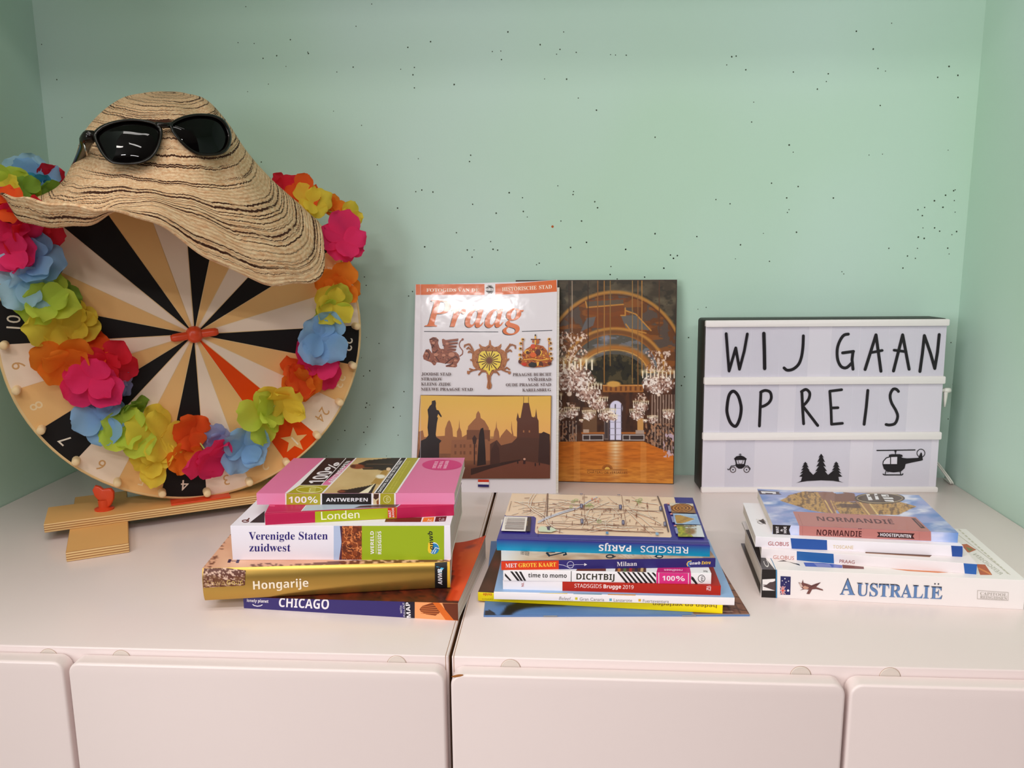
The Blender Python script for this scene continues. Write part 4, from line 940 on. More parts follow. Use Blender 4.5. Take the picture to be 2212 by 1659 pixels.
b = Book('blue guide with a city map on its back cover, on top of the middle stack', -2.15, (-.0617, .1150, .0437), .1906, .1345, .0104, (58, 48, 132), GM, r=.0004)
b.both('J'); S, T = b.spine, b.top
T.poly([(183, 22), (1826, 66), (1840, 118), (1834, 128), (1728, 130), (1722, 140), (1802, 455), (1790, 466), (470, 430), (450, 424), (440, 405), (452, 272), (432, 256), (152, 250), (142, 240)], (242, 210, 184))
rm = random.Random(11); RO1, RO2, RIV = (250, 240, 226), (206, 160, 130), (176, 200, 214); BR = (120, 62, 50)
def inmap(x, y): return 0 < y and 40 < y < 420 and x > 200 + (260 if y > 250 else 0) and x < 1690 + (y - 130) * .2
def road(pts, w, c):
    q = [p for p in pts]
    T.line(q, w, c)
for i in range(95):
    x, y = rm.uniform(250, 1650), rm.uniform(60, 410); a = rm.uniform(0, 3.14); pts = []
    for k in range(9):
        if not inmap(x, y): break
        pts.append((x, y)); x += math.cos(a) * 42; y += math.sin(a) * 14; a += rm.uniform(-.3, .3)
    if len(pts) > 2:
        w = rm.choice((2, 3, 3, 5)); road(pts, w + 2.5, RO2); road(pts, w, RO1)
for P in ([(420, 40), (380, 110), (372, 160), (420, 210), (500, 255), (545, 300), (560, 340), (640, 400), (720, 424)], [(450, 40), (405, 110), (398, 160), (440, 200), (520, 245), (570, 290), (586, 340), (660, 392)]):
    T.line(P, 8, (196, 150, 124)); T.line(P, 5, (250, 242, 230))
for P in ([(470, 330), (560, 285), (700, 235), (850, 190), (900, 160), (980, 110), (1060, 70)], [(470, 318), (560, 273), (700, 223), (840, 178)]): T.line(P, 9, (206, 206, 222))
for P in ([(1380, 215), (1500, 280), (1640, 400)], [(1350, 195), (1450, 300), (1600, 440)], [(1390, 200), (1560, 260), (1700, 340)], [(900, 390), (980, 200), (1180, 120)], [(1140, 300), (1150, 400)]): T.line(P, 7, (200, 156, 128)); T.line(P, 4, (250, 242, 230))
for P in ([(562, 28), (545, 180), (526, 335)], [(930, 38), (934, 200), (940, 345)], [(1302, 46), (1330, 230), (1350, 357)], [(545, 382), (900, 396), (1300, 412), (1720, 428)], [(580, 180), (930, 190), (1300, 202), (1680, 212)], [(560, 332), (940, 346), (1350, 357), (1740, 374)]): T.line(P, 3.5 if P[0][1] != 382 else 6, BR)
T.line([(570, 30), (560, 260)], 12, (110, 76, 60)); T.line([(1660, 60), (1700, 160), (1740, 300), (1770, 420)], 14, (104, 84, 80)); T.line([(205, 112), (180, 212)], 4, BR)
for i in range(90):
    x, y = rm.uniform(250, 1660), rm.uniform(60, 410)
    if not inmap(x, y): continue
    ln = rm.uniform(14, 44); vert = rm.random() < .6
    if vert: T.poly([(x, y), (x + 6, y), (x + 2, y + ln), (x - 4, y + ln)], (132, 78, 60))
    else: T.line([(x, y), (x + ln * 1.4, y + rm.uniform(-10, 10))], 4, (140, 92, 74))
for x, y in ((820, 120), (850, 105), (800, 175), (960, 165), (985, 150), (1000, 170), (1460, 110), (1490, 100), (1480, 130), (1080, 320)): T.ring(x, y, rm.uniform(12, 26), rm.uniform(8, 14), 4, (150, 176, 96))
for i in range(8): T.ell(1000 + rm.uniform(-20, 90), rm.uniform(90, 130), 10, 5, (226, 150, 124), 8)
for x, y in ((903, 166), (908, 318), (1291, 176), (1318, 330), (1692, 190), (1734, 346), (902, 44), (1275, 52)):
    hh = 22 if y > 60 else 7; T.poly([(x - 14, y - hh), (x + 12, y - hh), (x + 14, y + hh), (x - 12, y + hh)], (62, 62, 104)); T.poly([(x - 6, y - hh * .7), (x + 3, y - hh * .7), (x + 4, y + hh * .7), (x - 5, y + hh * .7)], (180, 180, 200))
T.poly([(545, 372), (600, 368), (600, 412), (560, 412)], (70, 60, 64)); T.poly([(470, 400), (500, 370), (620, 385), (660, 410), (600, 430), (480, 424)], (212, 222, 196)); T.poly([(555, 372), (590, 378), (590, 412), (565, 408)], (64, 60, 84)); T.poly([(1640, 430), (1670, 435), (1672, 460), (1642, 458)], (150, 180, 210)); T.poly([(1145, 425), (1172, 426), (1172, 446), (1146, 446)], (96, 150, 200))
T.poly([(138, 271), (366, 278), (346, 422), (104, 416)], (240, 230, 226)); x = 0
for i in range(18):
    y = 288 + i * 6.6; w = rm.choice((2.2, 3.4, 4.6)); T.line([(168 - (y - 288) * .22, y), (344 - (y - 288) * .12, y + 5)], w, rm.choice(((60, 40, 44), (110, 84, 84), (90, 60, 60))))
T.text((148, 402), (160, 286), 9, (110, 90, 90), 'ISBN 90 4101', 'ss'); T.poly([(368, 279), (404, 280), (392, 422), (350, 422)], (34, 26, 32)); T.text((366, 366), (372, 322), 12, (180, 150, 110), 'REIS', 'ss')
PH = [[(1776, 138), (2012, 146), (2042, 240), (1802, 237)], [(1812, 243), (2052, 251), (2088, 356), (1836, 349)], [(1846, 358), (2092, 362), (2128, 480), (1866, 476)]]
def ph0(k):
    k.fill((206, 160, 110)); d = np.hypot((k.x - 1905) / 110, (k.y - 190) / 46); k.mix((d < 1) * (np.sin(d * 22) > 0) * 1.0, (112, 58, 30)); k.mix((d < 1) * (np.sin(d * 22) <= 0) * 1.0, (196, 130, 60)); k.mix((d > 1) * (k.y > 170) * .6, (120, 80, 60)); k.mix((d > 1) * (k.y < 165) * .9, (226, 214, 200))
def ph1(k):
    k.fill((150, 178, 216)); k.mix(k.soft(.55, 60, 20, 4) * .5, (206, 214, 228)); k.poly([(1830, 262), (1880, 258), (2030, 300), (1960, 326), (1900, 345), (1850, 340)], (206, 160, 84)); k.mix(k.inside([(1830, 262), (1880, 258), (2030, 300), (1960, 326), (1900, 345), (1850, 340)]) * (np.sin(k.y * .5) > .2) * .8, (140, 92, 44))
def ph2(k):
    k.fill((206, 206, 206)); k.mix((k.x < 2010 - (470 - k.y)) * 1.0, (176, 170, 54)); k.mix(k.soft(.5, 30, 16, 8) * (k.y < 400) * .8, (120, 84, 50)); k.ell(1985, 425, 70, 40, (150, 110, 70), .5); k.mix(k.soft(.55, 26, 14, 3) * (k.x < 1990) * .6, (104, 112, 40)); k.mix((k.x > 2050) * .7, (220, 222, 228))
for q, fn in zip(PH, (ph0, ph1, ph2)): T.picture([T.q(*p) for p in q], fn, 44, 24)
for x, y in ((1768, 146), (1798, 248), (1836, 366)): T.poly([(x + (20 if i % 2 == 0 else 9) * math.cos(i * math.pi / 5 - 1.57), y + (11 if i % 2 == 0 else 5) * math.sin(i * math.pi / 5 - 1.57)) for i in range(10)], (240, 160, 140))
for x, y in ((1772, 165), (1806, 272), (1842, 386)): T.poly([(x - 12, y), (x + 14, y), (x + 26, y + 60), (x + 2, y + 60)], (140, 140, 190))
g0, g1 = np.array(lin((50, 60, 140))), np.array(lin((0, 136, 178)))
S.sheet([(0, b.T), (b.L, b.T), (b.L, 0), (0, 0)], lambda s, t: g0 * (1 - np.clip(t * 1.25, 0, 1))[:, None] + g1 * np.clip(t * 1.25, 0, 1)[:, None], 2, 14)
T.line([(62, 484), (1100, 504), (2168, 524)], 3, (120, 110, 190))
S.crop = 'M'; S.text((1663, 500), (1297, 490), 50, WHITE, 'REISGIDS', 'n'); S.text((1225, 488), (976, 481), 48, WHITE, 'PARIJS', 'sb')
b.done([GLOSS])

# ---- right stack
GR = 'travel guides in the right stack'
b = Book('thick white hardback guide at the bottom of the right stack', -3.87, (.1783, .1201, 0), .2230, .128, .0272, (238, 228, 226), GR, hard=True, r=.0004, end=(44, 32, 28))
b.both('R'); S, T = b.spine, b.top; BK = (26, 20, 20)
T.poly([(226, 700), (180, 600), (120, 500), (90, 400), (150, 400), (220, 540), (262, 620), (334, 712)], BK); T.line([(340, 712), (310, 640), (270, 570)], 6, (60, 130, 170)); T.text((262, 690), (240, 640), (28, -16), (220, 214, 210), 'C', 'n')
T.poly([(345, 640), (395, 630), (520, 672), (512, 660), (420, 640)], INK); T.poly([(545, 648), (700, 652), (838, 668), (838, 690), (560, 678)], (96, 110, 190)); T.poly([(620, 652), (740, 660), (760, 684), (650, 680)], (150, 150, 206)); T.poly([(838, 664), (1000, 680), (1002, 698), (842, 692)], (112, 40, 32)); T.poly([(1200, 694), (1300, 700), (1560, 716), (1640, 724), (1560, 726), (1330, 712)], (214, 120, 60))
T.poly([(1852, 660), (1918, 664), (1972, 742), (1880, 742)], (190, 84, 50)); T.line([(1866, 690), (1960, 736)], 12, (226, 130, 70)); T.poly([(1736, 512), (1780, 508), (1830, 540), (1852, 552), (1800, 572), (1756, 566)], (190, 96, 60)); T.poly([(1770, 530), (1830, 548), (1800, 566)], (126, 120, 66))
T.text((2028, 742), (1826, 588), (26, -12), (188, 180, 168), 'REISGIDSEN', 'n')
for i in range(16):
    x, y = 1712 + i * 24, 398 + i * 21.5; T.poly([(x, y), (x + 14, y), (x + 30, y + 15), (x + 16, y + 15)], (206, 196, 180))
T.line([(1690, 420), (2110, 742)], 3, (206, 196, 184))
S.strip([(226, 688), (336, 688), (336, 918), (226, 918)], BK, 4, 8); S.poly([(234, 775), (330, 770), (330, 860), (234, 858)], (238, 230, 228)); S.poly([(240, 822), (262, 818), (290, 796), (312, 794), (330, 786), (330, 860), (300, 850), (266, 838), (240, 828)], (78, 62, 62)); S.line([(239, 815), (268, 818)], 4, (60, 44, 44))
S.strip([(336, 690), (345, 690), (345, 917), (336, 917)], (56, 128, 172), 1, 6)
S.poly([(371, 750), (448, 754), (445, 892), (368, 890)], (38, 36, 92)); S.poly([(369, 825), (408, 826), (407, 891), (368, 890)], (52, 44, 104)); S.line([(369, 858), (408, 860)], 12, WHITE); S.line([(389, 826), (388, 890)], 12, WHITE); S.line([(369, 828), (407, 888)], 6, (226, 170, 160)); S.line([(407, 828), (369, 888)], 6, (226, 170, 160)); S.line([(369, 858), (408, 860)], 6, (206, 50, 40)); S.line([(389, 826), (388, 890)], 6, (206, 50, 40))
for x, y, r in ((404, 769, 5), (432, 788, 4), (384, 785, 4), (412, 796, 4), (400, 812, 3), (428, 859, 9)): S.ell(x, y, r, r, WHITE, 8)
S.poly([(506, 796), (530, 804), (540, 776), (544, 800), (572, 808), (604, 820), (640, 806), (676, 796), (640, 832), (690, 850), (692, 860), (640, 848), (610, 850), (590, 886), (566, 884), (584, 852), (548, 850), (516, 858), (540, 846), (522, 830)], (112, 68, 64)); S.ell(562, 836, 22, 14, (196, 150, 130), 14); S.poly([(512, 800), (528, 806), (540, 830), (524, 836), (516, 818)], (206, 180, 170)); S.line([(600, 832), (668, 802)], 5, (70, 44, 46)); S.line([(560, 822), (600, 838)], 4, (80, 50, 48))
c1, c2 = (44, 44, 58), (96, 128, 176)
for st, c, dx in (('rb', c1, 0), ('rb', c2, 4)):
    S.text((818 + dx, 890), (934 - dx, 893), 124 if dx == 0 else 112, c, 'A', st); S.text((944 + dx, 897), (1492, 920), 98 if dx == 0 else 90, c, 'USTRALI', st); S.text((1502 + dx, 920), (1592 - dx, 924), 94 if dx == 0 else 86, c, 'E', st)
S.ell(1538, 808, 6, 6, c1, 10); S.ell(1564, 809, 6, 6, c1, 10)
S.line([(1860, 858), (2092, 874), (2090, 934), (1858, 922)], 3, (176, 164, 156), closed=True); S.text((1878, 891), (2082, 904), 22, (178, 168, 160), 'CAPITOOL', 'rb'); S.text((1878, 917), (2082, 930), 21, (178, 168, 160), 'REISGIDSEN', 'rb')
b.done([GLOSS])

b = Book('slim white guide with blue spine band, lying directly on the thick white hardback', -9.55, (.1836, .1466, .0272), .1829, .100, .0096, (236, 224, 226), GR, r=.0004)
b.both('R'); S, T = b.spine, b.top
T.poly([(1010, 576), (1020, 560), (1520, 590), (1500, 606)], (96, 60, 44)); T.line([(1015, 576), (1500, 606)], 4, (170, 120, 90))
S.strip([(494, 562), (772, 582), (776, 657), (494, 630)], (46, 96, 158), 6, 8); S.strip([(1754, 648), (1858, 656), (1858, 740), (1764, 730)], (50, 96, 168), 4, 8); S.text((315, 619), (473, 628), 27, (190, 116, 100), 'GLOBUS', 'n'); S.text((816, 650), (931, 658), 25, (150, 70, 60), 'PRAAG', 'n')
b.done()
b = Book('slim white guide with blue spine band, directly under the sky-blue guide', -5.24, (.1784, .1495, .0368), .1812, .1000, .0102, (238, 230, 236), GR, r=.0004)
b.both('R'); S, T = b.spine, b.top
for i in range(14): T.ell(190 + (i * 37) % 70, 322 + (i * 23) % 34, 5, 2.5, (196, 180, 176), 6)
T.poly([(208, 334), (240, 318), (262, 360), (236, 352)], (60, 50, 52)); T.ring(228, 342, 30, 14, 3, (120, 104, 100))
S.strip([(446, 460), (722, 478), (724, 553), (456, 545)], (48, 86, 160), 6, 8); S.strip([(1660, 514), (1748, 514), (1748, 607), (1668, 601)], (46, 78, 150), 4, 8); S.text((277, 518), (433, 523), 29, (170, 62, 62), 'GLOBUS', 'n'); S.text((767, 541), (921, 546), 25, (216, 190, 140), 'TOSCANE', 'n')
b.done()

b = Book('sky-blue guide with terracotta title band on top of the right stack', -5.49, (.1954, .1568, .0471), .1629, .1115, .0094, (176, 188, 226), GR, r=.0004)
b.both('N'); S, T = b.spine, b.top
def norm(k):
    k.fill((158, 164, 212)); k.mix(k.noise(260, 60, 3, 4) * 2.6 - 1.0, (98, 132, 196)); k.mix(k.noise(180, 44, 9, 4) * 3.0 - 1.45, (226, 222, 240))
    def castle(pts, seed):
        m = k.inside(pts); k.mix(m * 1.0, (190, 142, 76)); k.mix(m * k.soft(.55, 22, 34, seed) * .85, (88, 56, 32)); k.mix(m * (abs((k.y / 17) % 1 - .5) < .14) * .55, (236, 198, 130)); k.mix(m * k.soft(.64, 10, 8, seed + 4) * .8, (120, 82, 46))
    castle([(310, 150), (380, 118), (400, 95), (560, 55), (720, 60), (800, 130), (900, 290), (760, 275), (620, 250), (500, 210), (400, 180)], 5)
    castle([(1240, 180), (1560, 165), (1730, 212), (1620, 262), (1540, 300), (1290, 296)], 8)
    k.poly([(700, 60), (860, 62), (960, 130), (880, 290), (820, 280), (760, 150)], (150, 104, 86)); castle([(860, 160), (1130, 165), (1260, 300), (930, 290)], 14); k.poly([(880, 75), (960, 60), (1080, 75), (1130, 160), (880, 165)], (130, 84, 62)); k.mix(k.inside([(930, 185), (1130, 190), (1170, 230), (960, 225)]) * .8, (82, 52, 36)); k.poly([(1100, 160), (1240, 170), (1310, 300), (1220, 300)], (166, 120, 80))
    k.line([(780, 150), (860, 290)], 9, (230, 190, 120)); k.line([(840, 150), (900, 290)], 7, (216, 172, 104)); k.line([(1140, 165), (1240, 296)], 9, (226, 186, 120)); k.line([(1240, 180), (1330, 296)], 9, (230, 194, 128)); k.poly([(880, 68), (960, 62), (980, 76), (900, 82)], (150, 170, 214))
T.picture([(0, b.D), (b.L, b.D), (b.L, 0), (0, 0)], norm, 200, 130)
T.poly([(446, 264), (1722, 322), (1880, 474), (512, 414)], (190, 124, 116)); T.text((702, 360), (1503, 397), (-14, -44), (92, 40, 40), 'NORMANDIE', 'sb'); T.ell(1462, 345, 9, 4, (92, 40, 40), 8); T.ell(1440, 344, 9, 4, (92, 40, 40), 8)
T.poly([(1674, 334), (1718, 336), (1824, 438), (1776, 438)], (74, 44, 44)); T.poly([(1706, 346), (1722, 348), (1796, 424), (1776, 424)], (150, 96, 92)); T.line([(500, 290), (548, 410)], 2.5, (150, 80, 76))
T.poly([(78, 44), (312, 60), (298, 72), (332, 90), (104, 86)], (70, 50, 62)); T.poly([(112, 54), (268, 62), (272, 82), (236, 82), (236, 74), (160, 70), (162, 78), (124, 76)], WHITE)
T.ell(1348, 128, 262, 60, (88, 68, 48), 40); T.ring(1348, 126, 236, 50, 7, (176, 152, 120))
for P in ([(1206, 84), (1240, 84), (1276, 146), (1232, 148)], [(1290, 80), (1318, 80), (1342, 140), (1306, 142)], [(1360, 88), (1436, 90), (1446, 112), (1372, 110)], [(1376, 118), (1480, 120), (1494, 136), (1392, 134)], [(1392, 144), (1486, 146), (1498, 164), (1410, 160)]): T.poly(P, WHITE)
for P in ([(1228, 100), (1262, 98), (1258, 110), (1230, 112)], [(1300, 96), (1336, 94), (1332, 104), (1304, 106)], [(1410, 98), (1430, 98), (1434, 106), (1414, 106)]): T.poly(P, (88, 68, 48))
def skyp(k): k.fill((176, 188, 230)); k.mix(k.noise(120, 60, 5, 3) * 2.2 - .8, (216, 216, 240)); k.mix(np.clip((k.x - 2000) / 160, 0, 1) * .8, (96, 136, 202))
S.picture([(0, b.T), (b.L, b.T), (b.L, 0), (0, 0)], skyp, 60, 12)
S.strip([(512, 410), (1880, 470), (1882, 570), (512, 516)], (188, 122, 116), 8, 8); S.poly([(236, 400), (425, 408), (406, 456), (421, 508), (236, 500)], (34, 26, 28))
S.text((300, 489), (298, 418), 29, WHITE, 'WAT', 'sb'); S.text((340, 470), (338, 444), 24, WHITE, '&', 'sb'); S.text((380, 488), (378, 420), 29, WHITE, 'HOE', 'sb')
S.text((692, 510), (1158, 528), 60, (74, 24, 26), 'NORMANDIE', 'sb'); S.ell(1132, 441, 7, 7, (74, 24, 26), 8); S.ell(1152, 442, 7, 7, (74, 24, 26), 8)
S.poly([(1316, 477), (1712, 492), (1690, 520), (1711, 549), (1316, 529), (1340, 502)], (62, 28, 30)); S.text((1352, 519), (1672, 536), 32, WHITE, 'HOOGTEPUNTEN', 'sb')
for i in range(12): S.line([(546, 418 + 8 * i), (546, 422 + 8 * i)], 3, (140, 70, 66)); S.line([(1758, 478 + 7 * i), (1758, 481 + 7 * i)], 3, (140, 70, 66))
b.done([GLOSS])

# ------------------------------------------------------------------ standing books
def standing(label, loc, yaw, lean, w, h, t, col, name, kx=None):
    root = thing(name, label, 'book', (loc[0], loc[1], Z0), math.radians(yaw), None, math.radians(lean))
    pr = Print(); warp = (lambda x, y, z: (x, y, z + kx(x) * z / h)) if kx else (lambda x, y, z: (x, y, z))
    N = 20
    # cover wraps front, spine (left) and back as one thin folded sheet
    prof = [(w, t, ), (0.0006, t), (0, t - .0006), (0, .0006), (.0006, 0)] + [(w * k / N, 0) for k in range(1, N + 1)]
    inn = [(w, t - .0005), (.0011, t - .0005), (.0006, t - .0011), (.0006, .0011), (.0011, .0005)] + [(max(w * k / N, .0011), .0005) for k in range(1, N + 1)]
    n = len(prof); vs = []; M = 6
    for j in range(M + 1):
        z = h * j / M
        vs += [warp(x, y, z) for x, y in prof] + [warp(x, y, z) for x, y in inn]
    fs = []
    for j in range(M):
        a, b = j * 2 * n, (j + 1) * 2 * n
        for k in range(n - 1): fs.append((a + k, a + k + 1, b + k + 1, b + k)); fs.append((a + n + k, b + n + k, b + n + k + 1, a + n + k + 1))
        fs.append((a, b, b + n, a + n)); fs.append((a + n - 1, a + 2 * n - 1, b + 2 * n - 1, b + n - 1))
    for k in range(n - 1): fs.append((k, n + k, n + k + 1, k + 1)); e = M * 2 * n; fs.append((e + k, e + k + 1, e + n + k + 1, e + n + k))
    m = MB(); m.add(vs, fs); pr.base(m, col)
    bend = lambda a, b, hh: Vector(warp(min(max(a, 0), w), -hh, min(max(b, 0), h)))
    f = Face(pr, root, (0, 0, 0), (1, 0, 0), (0, 0, 1), bend)
    if kx:
        q0 = f.q
        def q1(x, y, crop=None): a, b = q0(x, y, crop); return np.array([a, b / (1 + kx(a) / h)])
        f.q = q1
    return root, pr, f
root, pr, f = standing('white photo guidebook with an orange top band, leaning in front of the gilded hall book', (-.2003, .4213), -.35, 15.4, .1888, .2738, .0046, (232, 222, 228), 'guidebook', lambda x: .0052 * max(0, (x - .098) / .09))
m = MB(); m.box(.001, .0007, .0003, .1918, .0039, .2690); m.build('page_block', PAGES, root)
f.crop = 'T'; OR = (222, 102, 40); DK = (44, 20, 16)
f.poly([(-12, 90), (1046, 96), (1046, 264), (-12, 264)], OR); f.poly([(1046, 94), (1212, 94), (1212, 264), (1046, 264)], (236, 226, 230)); f.poly([(1212, 96), (1500, 86), (1800, 64), (2156, 34), (2162, 214), (1800, 240), (1500, 252), (1212, 264)], OR)
f.text((150, 216), (965, 214), 50, (246, 232, 216), 'FOTOGIDS VAN DE', 'rb'); f.text((1318, 208), (1850, 180), 56, (250, 234, 214), 'HISTORISCHE', 'rb'); f.text((1888, 176), (2086, 164), 56, (250, 234, 214), 'STAD', 'rb')
f.poly([(1130 + 68 * math.cos(i * math.pi / 4 + .39), 178 + 70 * math.sin(i * math.pi / 4 + .39)) for i in range(8)], (52, 34, 30)); f.line([(1068, 150), (1130, 112), (1196, 160)], 5, (236, 226, 226)); f.line([(1080, 128), (1150, 178)], 5, (236, 226, 226)); f.line([(1150, 110), (1190, 150)], 5, (236, 226, 226)); f.poly([(1062, 164), (1196, 164), (1196, 200), (1062, 200)], (236, 226, 226)); f.text((1072, 194), (1188, 194), 24, (52, 34, 30), 'AUHO', 'rb'); f.line([(1080, 222), (1150, 246)], 5, (236, 226, 226)); f.line([(1120, 240), (1190, 208)], 5, (236, 226, 226))
for dx, dy, c, k in ((-12, 9, DK, 0), (0, 0, (224, 110, 48), 1)):
    f.text((128 + dx, 748 + dy), (1652 + dx, 748 + dy), 404, c, 'Praag', 'ri')
f.line([(114, 828), (700, 832), (1258, 835)], 11, (40, 40, 52)); f.line([(1622, 828), (2090, 812)], 11, (40, 40, 52))
f.crop = 'O'; ST, SD, SL = (150, 84, 64), (84, 38, 32), (196, 130, 106)
GRP = [(96, 350), (140, 250), (190, 244), (240, 310), (226, 200), (200, 130), (196, 90), (250, 58), (300, 62), (340, 100), (330, 150), (352, 220), (372, 240), (420, 240), (450, 290), (540, 280), (610, 290), (650, 330), (668, 400), (640, 450), (620, 470), (624, 510), (600, 526), (450, 518), (448, 494), (530, 470), (420, 466), (380, 456), (310, 446), (290, 490), (262, 494), (226, 450), (150, 420), (108, 400)]
f.poly(GRP, ST); f.speckle(GRP, 120, (SD, SL, (124, 66, 50), (170, 104, 82)), (5, 14), 5)
f.poly([(390, 96), (410, 84), (450, 104), (642, 80), (642, 110), (480, 140), (636, 136), (634, 166), (500, 180), (620, 190), (612, 222), (506, 226), (610, 240), (600, 274), (450, 290), (424, 250), (412, 190), (396, 150)], ST)
f.line([(660, 356), (706, 320), (712, 270), (664, 210), (656, 160), (676, 120), (712, 92)], 15, ST); f.ell(708, 96, 16, 20, ST, 12, .5)
for P in ([(480, 130), (636, 118)], [(500, 176), (630, 158)], [(490, 222), (614, 204)], [(470, 262), (604, 246)]): f.line(P, 9, SD)
for P in ([(200, 100), (270, 74), (336, 118)], [(330, 250), (280, 300), (300, 370), (350, 440)], [(440, 470), (520, 400), (600, 360), (640, 390)], [(180, 270), (200, 330), (180, 400)], [(230, 170), (250, 190), (236, 220)], [(400, 180), (440, 200)], [(560, 440), (540, 480), (470, 500)]): f.line(P, 12, SD)
for x, y, r in ((260, 150, 26), (300, 330, 36), (420, 340, 30), (540, 330, 50), (600, 420, 26), (150, 310, 24), (470, 160, 24), (560, 498, 26)): f.ell(x, y, r, r * .7, SL, 14)
f.ell(262, 190, 9, 14, SD, 8); f.ell(236, 168, 6, 4, SD, 8); f.ell(282, 166, 6, 4, SD, 8); f.ell(156, 272, 14, 18, SD, 10)
GO, GD, GY = (176, 108, 64), (112, 58, 36), (240, 206, 84)
ORN = [(860, 300), (930, 250), (980, 230), (960, 180), (970, 164), (1010, 200), (1060, 210), (1110, 180), (1124, 104), (1140, 112), (1150, 180), (1200, 214), (1260, 200), (1304, 160), (1306, 200), (1290, 240), (1350, 270), (1390, 330), (1400, 420), (1370, 510), (1330, 560), (1200, 590), (1150, 660), (1110, 664), (1050, 590), (920, 560), (870, 500), (850, 410)]
f.poly(ORN, GO); f.speckle(ORN, 130, (GD, (206, 142, 90), (148, 84, 50)), (5, 15), 6)
for P in ([(870, 330), (870, 260), (840, 200), (800, 168), (744, 186), (738, 210)], [(860, 250), (820, 170)], [(850, 270), (800, 220), (776, 240)], [(860, 300), (810, 280), (800, 296)], [(1380, 330), (1376, 260), (1420, 200), (1470, 176), (1520, 196), (1522, 230)], [(1400, 250), (1440, 170)], [(1390, 290), (1440, 260), (1460, 280)],
          [(930, 560), (870, 570), (800, 600), (790, 590)], [(880, 570), (820, 550)], [(1310, 560), (1380, 590), (1440, 600)], [(1350, 560), (1390, 530), (1430, 560)], [(1050, 590), (1000, 590), (960, 640)], [(1180, 600), (1240, 600), (1270, 640)], [(860, 420), (836, 410)], [(1396, 420), (1416, 400)]): f.line(P, 24, GO, caps=True); f.line(P, 7, GD)
f.ell(800, 610, 22, 24, GO, 12); f.ell(1430, 610, 22, 22, GO, 12); f.poly([(1080, 640), (1150, 640), (1140, 740), (1160, 800), (1150, 850), (1110, 866), (1080, 840), (1096, 740)], GO); f.line([(1118, 650), (1116, 760), (1126, 850)], 9, GD)
f.poly([(960, 330), (1000, 280), (1060, 268), (1100, 280), (1160, 276), (1240, 280), (1290, 320), (1310, 400), (1290, 500), (1250, 550), (1160, 570), (1120, 650), (1080, 580), (980, 540), (944, 440)], GY)
f.line([(960, 330), (1000, 280), (1060, 268), (1100, 280), (1160, 276), (1240, 280), (1290, 320), (1310, 400), (1290, 500), (1250, 550)], 7, GD); f.line([(980, 540), (944, 440), (960, 330)], 7, GD)
for i in range(18):
    a = i * math.pi / 9 + .17; L1 = (180, 140)[i % 2] * (.96 if abs(math.sin(a)) < .8 else .88); c = (1122, 420)
    f.poly([(c[0] + 40 * math.cos(a - .16), c[1] + 40 * math.sin(a - .16)), (c[0] + L1 * math.cos(a - .05), c[1] + L1 * math.sin(a - .05)), (c[0] + L1 * math.cos(a + .05), c[1] + L1 * math.sin(a + .05)), (c[0] + 40 * math.cos(a + .16), c[1] + 40 * math.sin(a + .16))], (92, 44, 26))
f.ell(1124, 422, 46, 50, (118, 64, 40), 18); f.ell(1108, 412, 7, 5, (60, 28, 20), 8); f.ell(1138, 412, 7, 5, (60, 28, 20), 8); f.line([(1106, 442), (1140, 442)], 6, (60, 28, 20))
CR, CRD, CRL = (182, 92, 36), (88, 30, 16), (240, 176, 70)
CRNP = [(1580, 440), (1640, 400), (1620, 330), (1680, 250), (1760, 200), (1800, 170), (1870, 180), (1950, 200), (2010, 270), (2040, 360), (2096, 380), (2080, 440), (2050, 500), (1960, 520), (1800, 530), (1660, 510), (1590, 470)]
f.poly(CRNP, CR); f.speckle(CRNP, 150, (CRD, CRL, (150, 60, 26), (214, 130, 60)), (6, 18), 7)
f.line([(1830, 40), (1830, 180)], 22, CRL); f.line([(1760, 98), (1910, 98)], 16, CRD); f.ell(1831, 34, 12, 16, (50, 24, 20), 10); f.ell(1866, 130, 26, 40, CR, 12); f.ell(1796, 130, 14, 26, CR, 12)
for P in ([(1640, 100), (1640, 330)], [(2036, 96), (2036, 350)]): f.line(P, 12, CR)
for x, y in ((1636, 100), (1606, 160), (1600, 240), (1594, 336), (1600, 400), (2040, 96), (2060, 156), (2066, 240), (2064, 320), (2080, 390)): f.ell(x, y, 26, 24, CRL, 12); f.ell(x + 6, y, 16, 15, CRD, 10)
f.ell(1796, 206, 40, 36, (214, 78, 40), 14); f.ell(1700, 290, 40, 34, CRL, 14); f.ell(1710, 300, 26, 24, CRD, 12); f.ell(1800, 336, 50, 40, (222, 96, 40), 14); f.ell(1880, 296, 52, 46, CRD, 16); f.poly([(1900, 250), (1940, 290), (1920, 350), (1900, 340), (1920, 300)], CRL); f.line([(1650, 410), (1780, 400), (1900, 420), (2040, 400)], 14, CRL)
f.ell(1660, 480, 40, 26, (206, 54, 30), 12); f.ell(1790, 490, 66, 40, (36, 24, 24), 16); f.ell(1910, 470, 36, 30, CRD, 12); f.poly([(1850, 450), (1890, 440), (1880, 500), (1856, 510)], CRL); f.ell(1990, 480, 30, 24, (150, 60, 26), 12); f.ell(1590, 440, 22, 30, CRD, 10); f.ell(2050, 470, 30, 24, CRD, 10)
TX = (76, 40, 36)
for y, w, s in ((652, 534, 'JOODSE STAD'), (728, 400, 'STRAHOV'), (806, 528, 'KLEINE ZIJDE'), (886, 868, 'NIEUWE PRAAGSE STAD')): f.text((80 - (y - 652) * .03, y), (w, y + 4), 46, TX, s, 'rb')
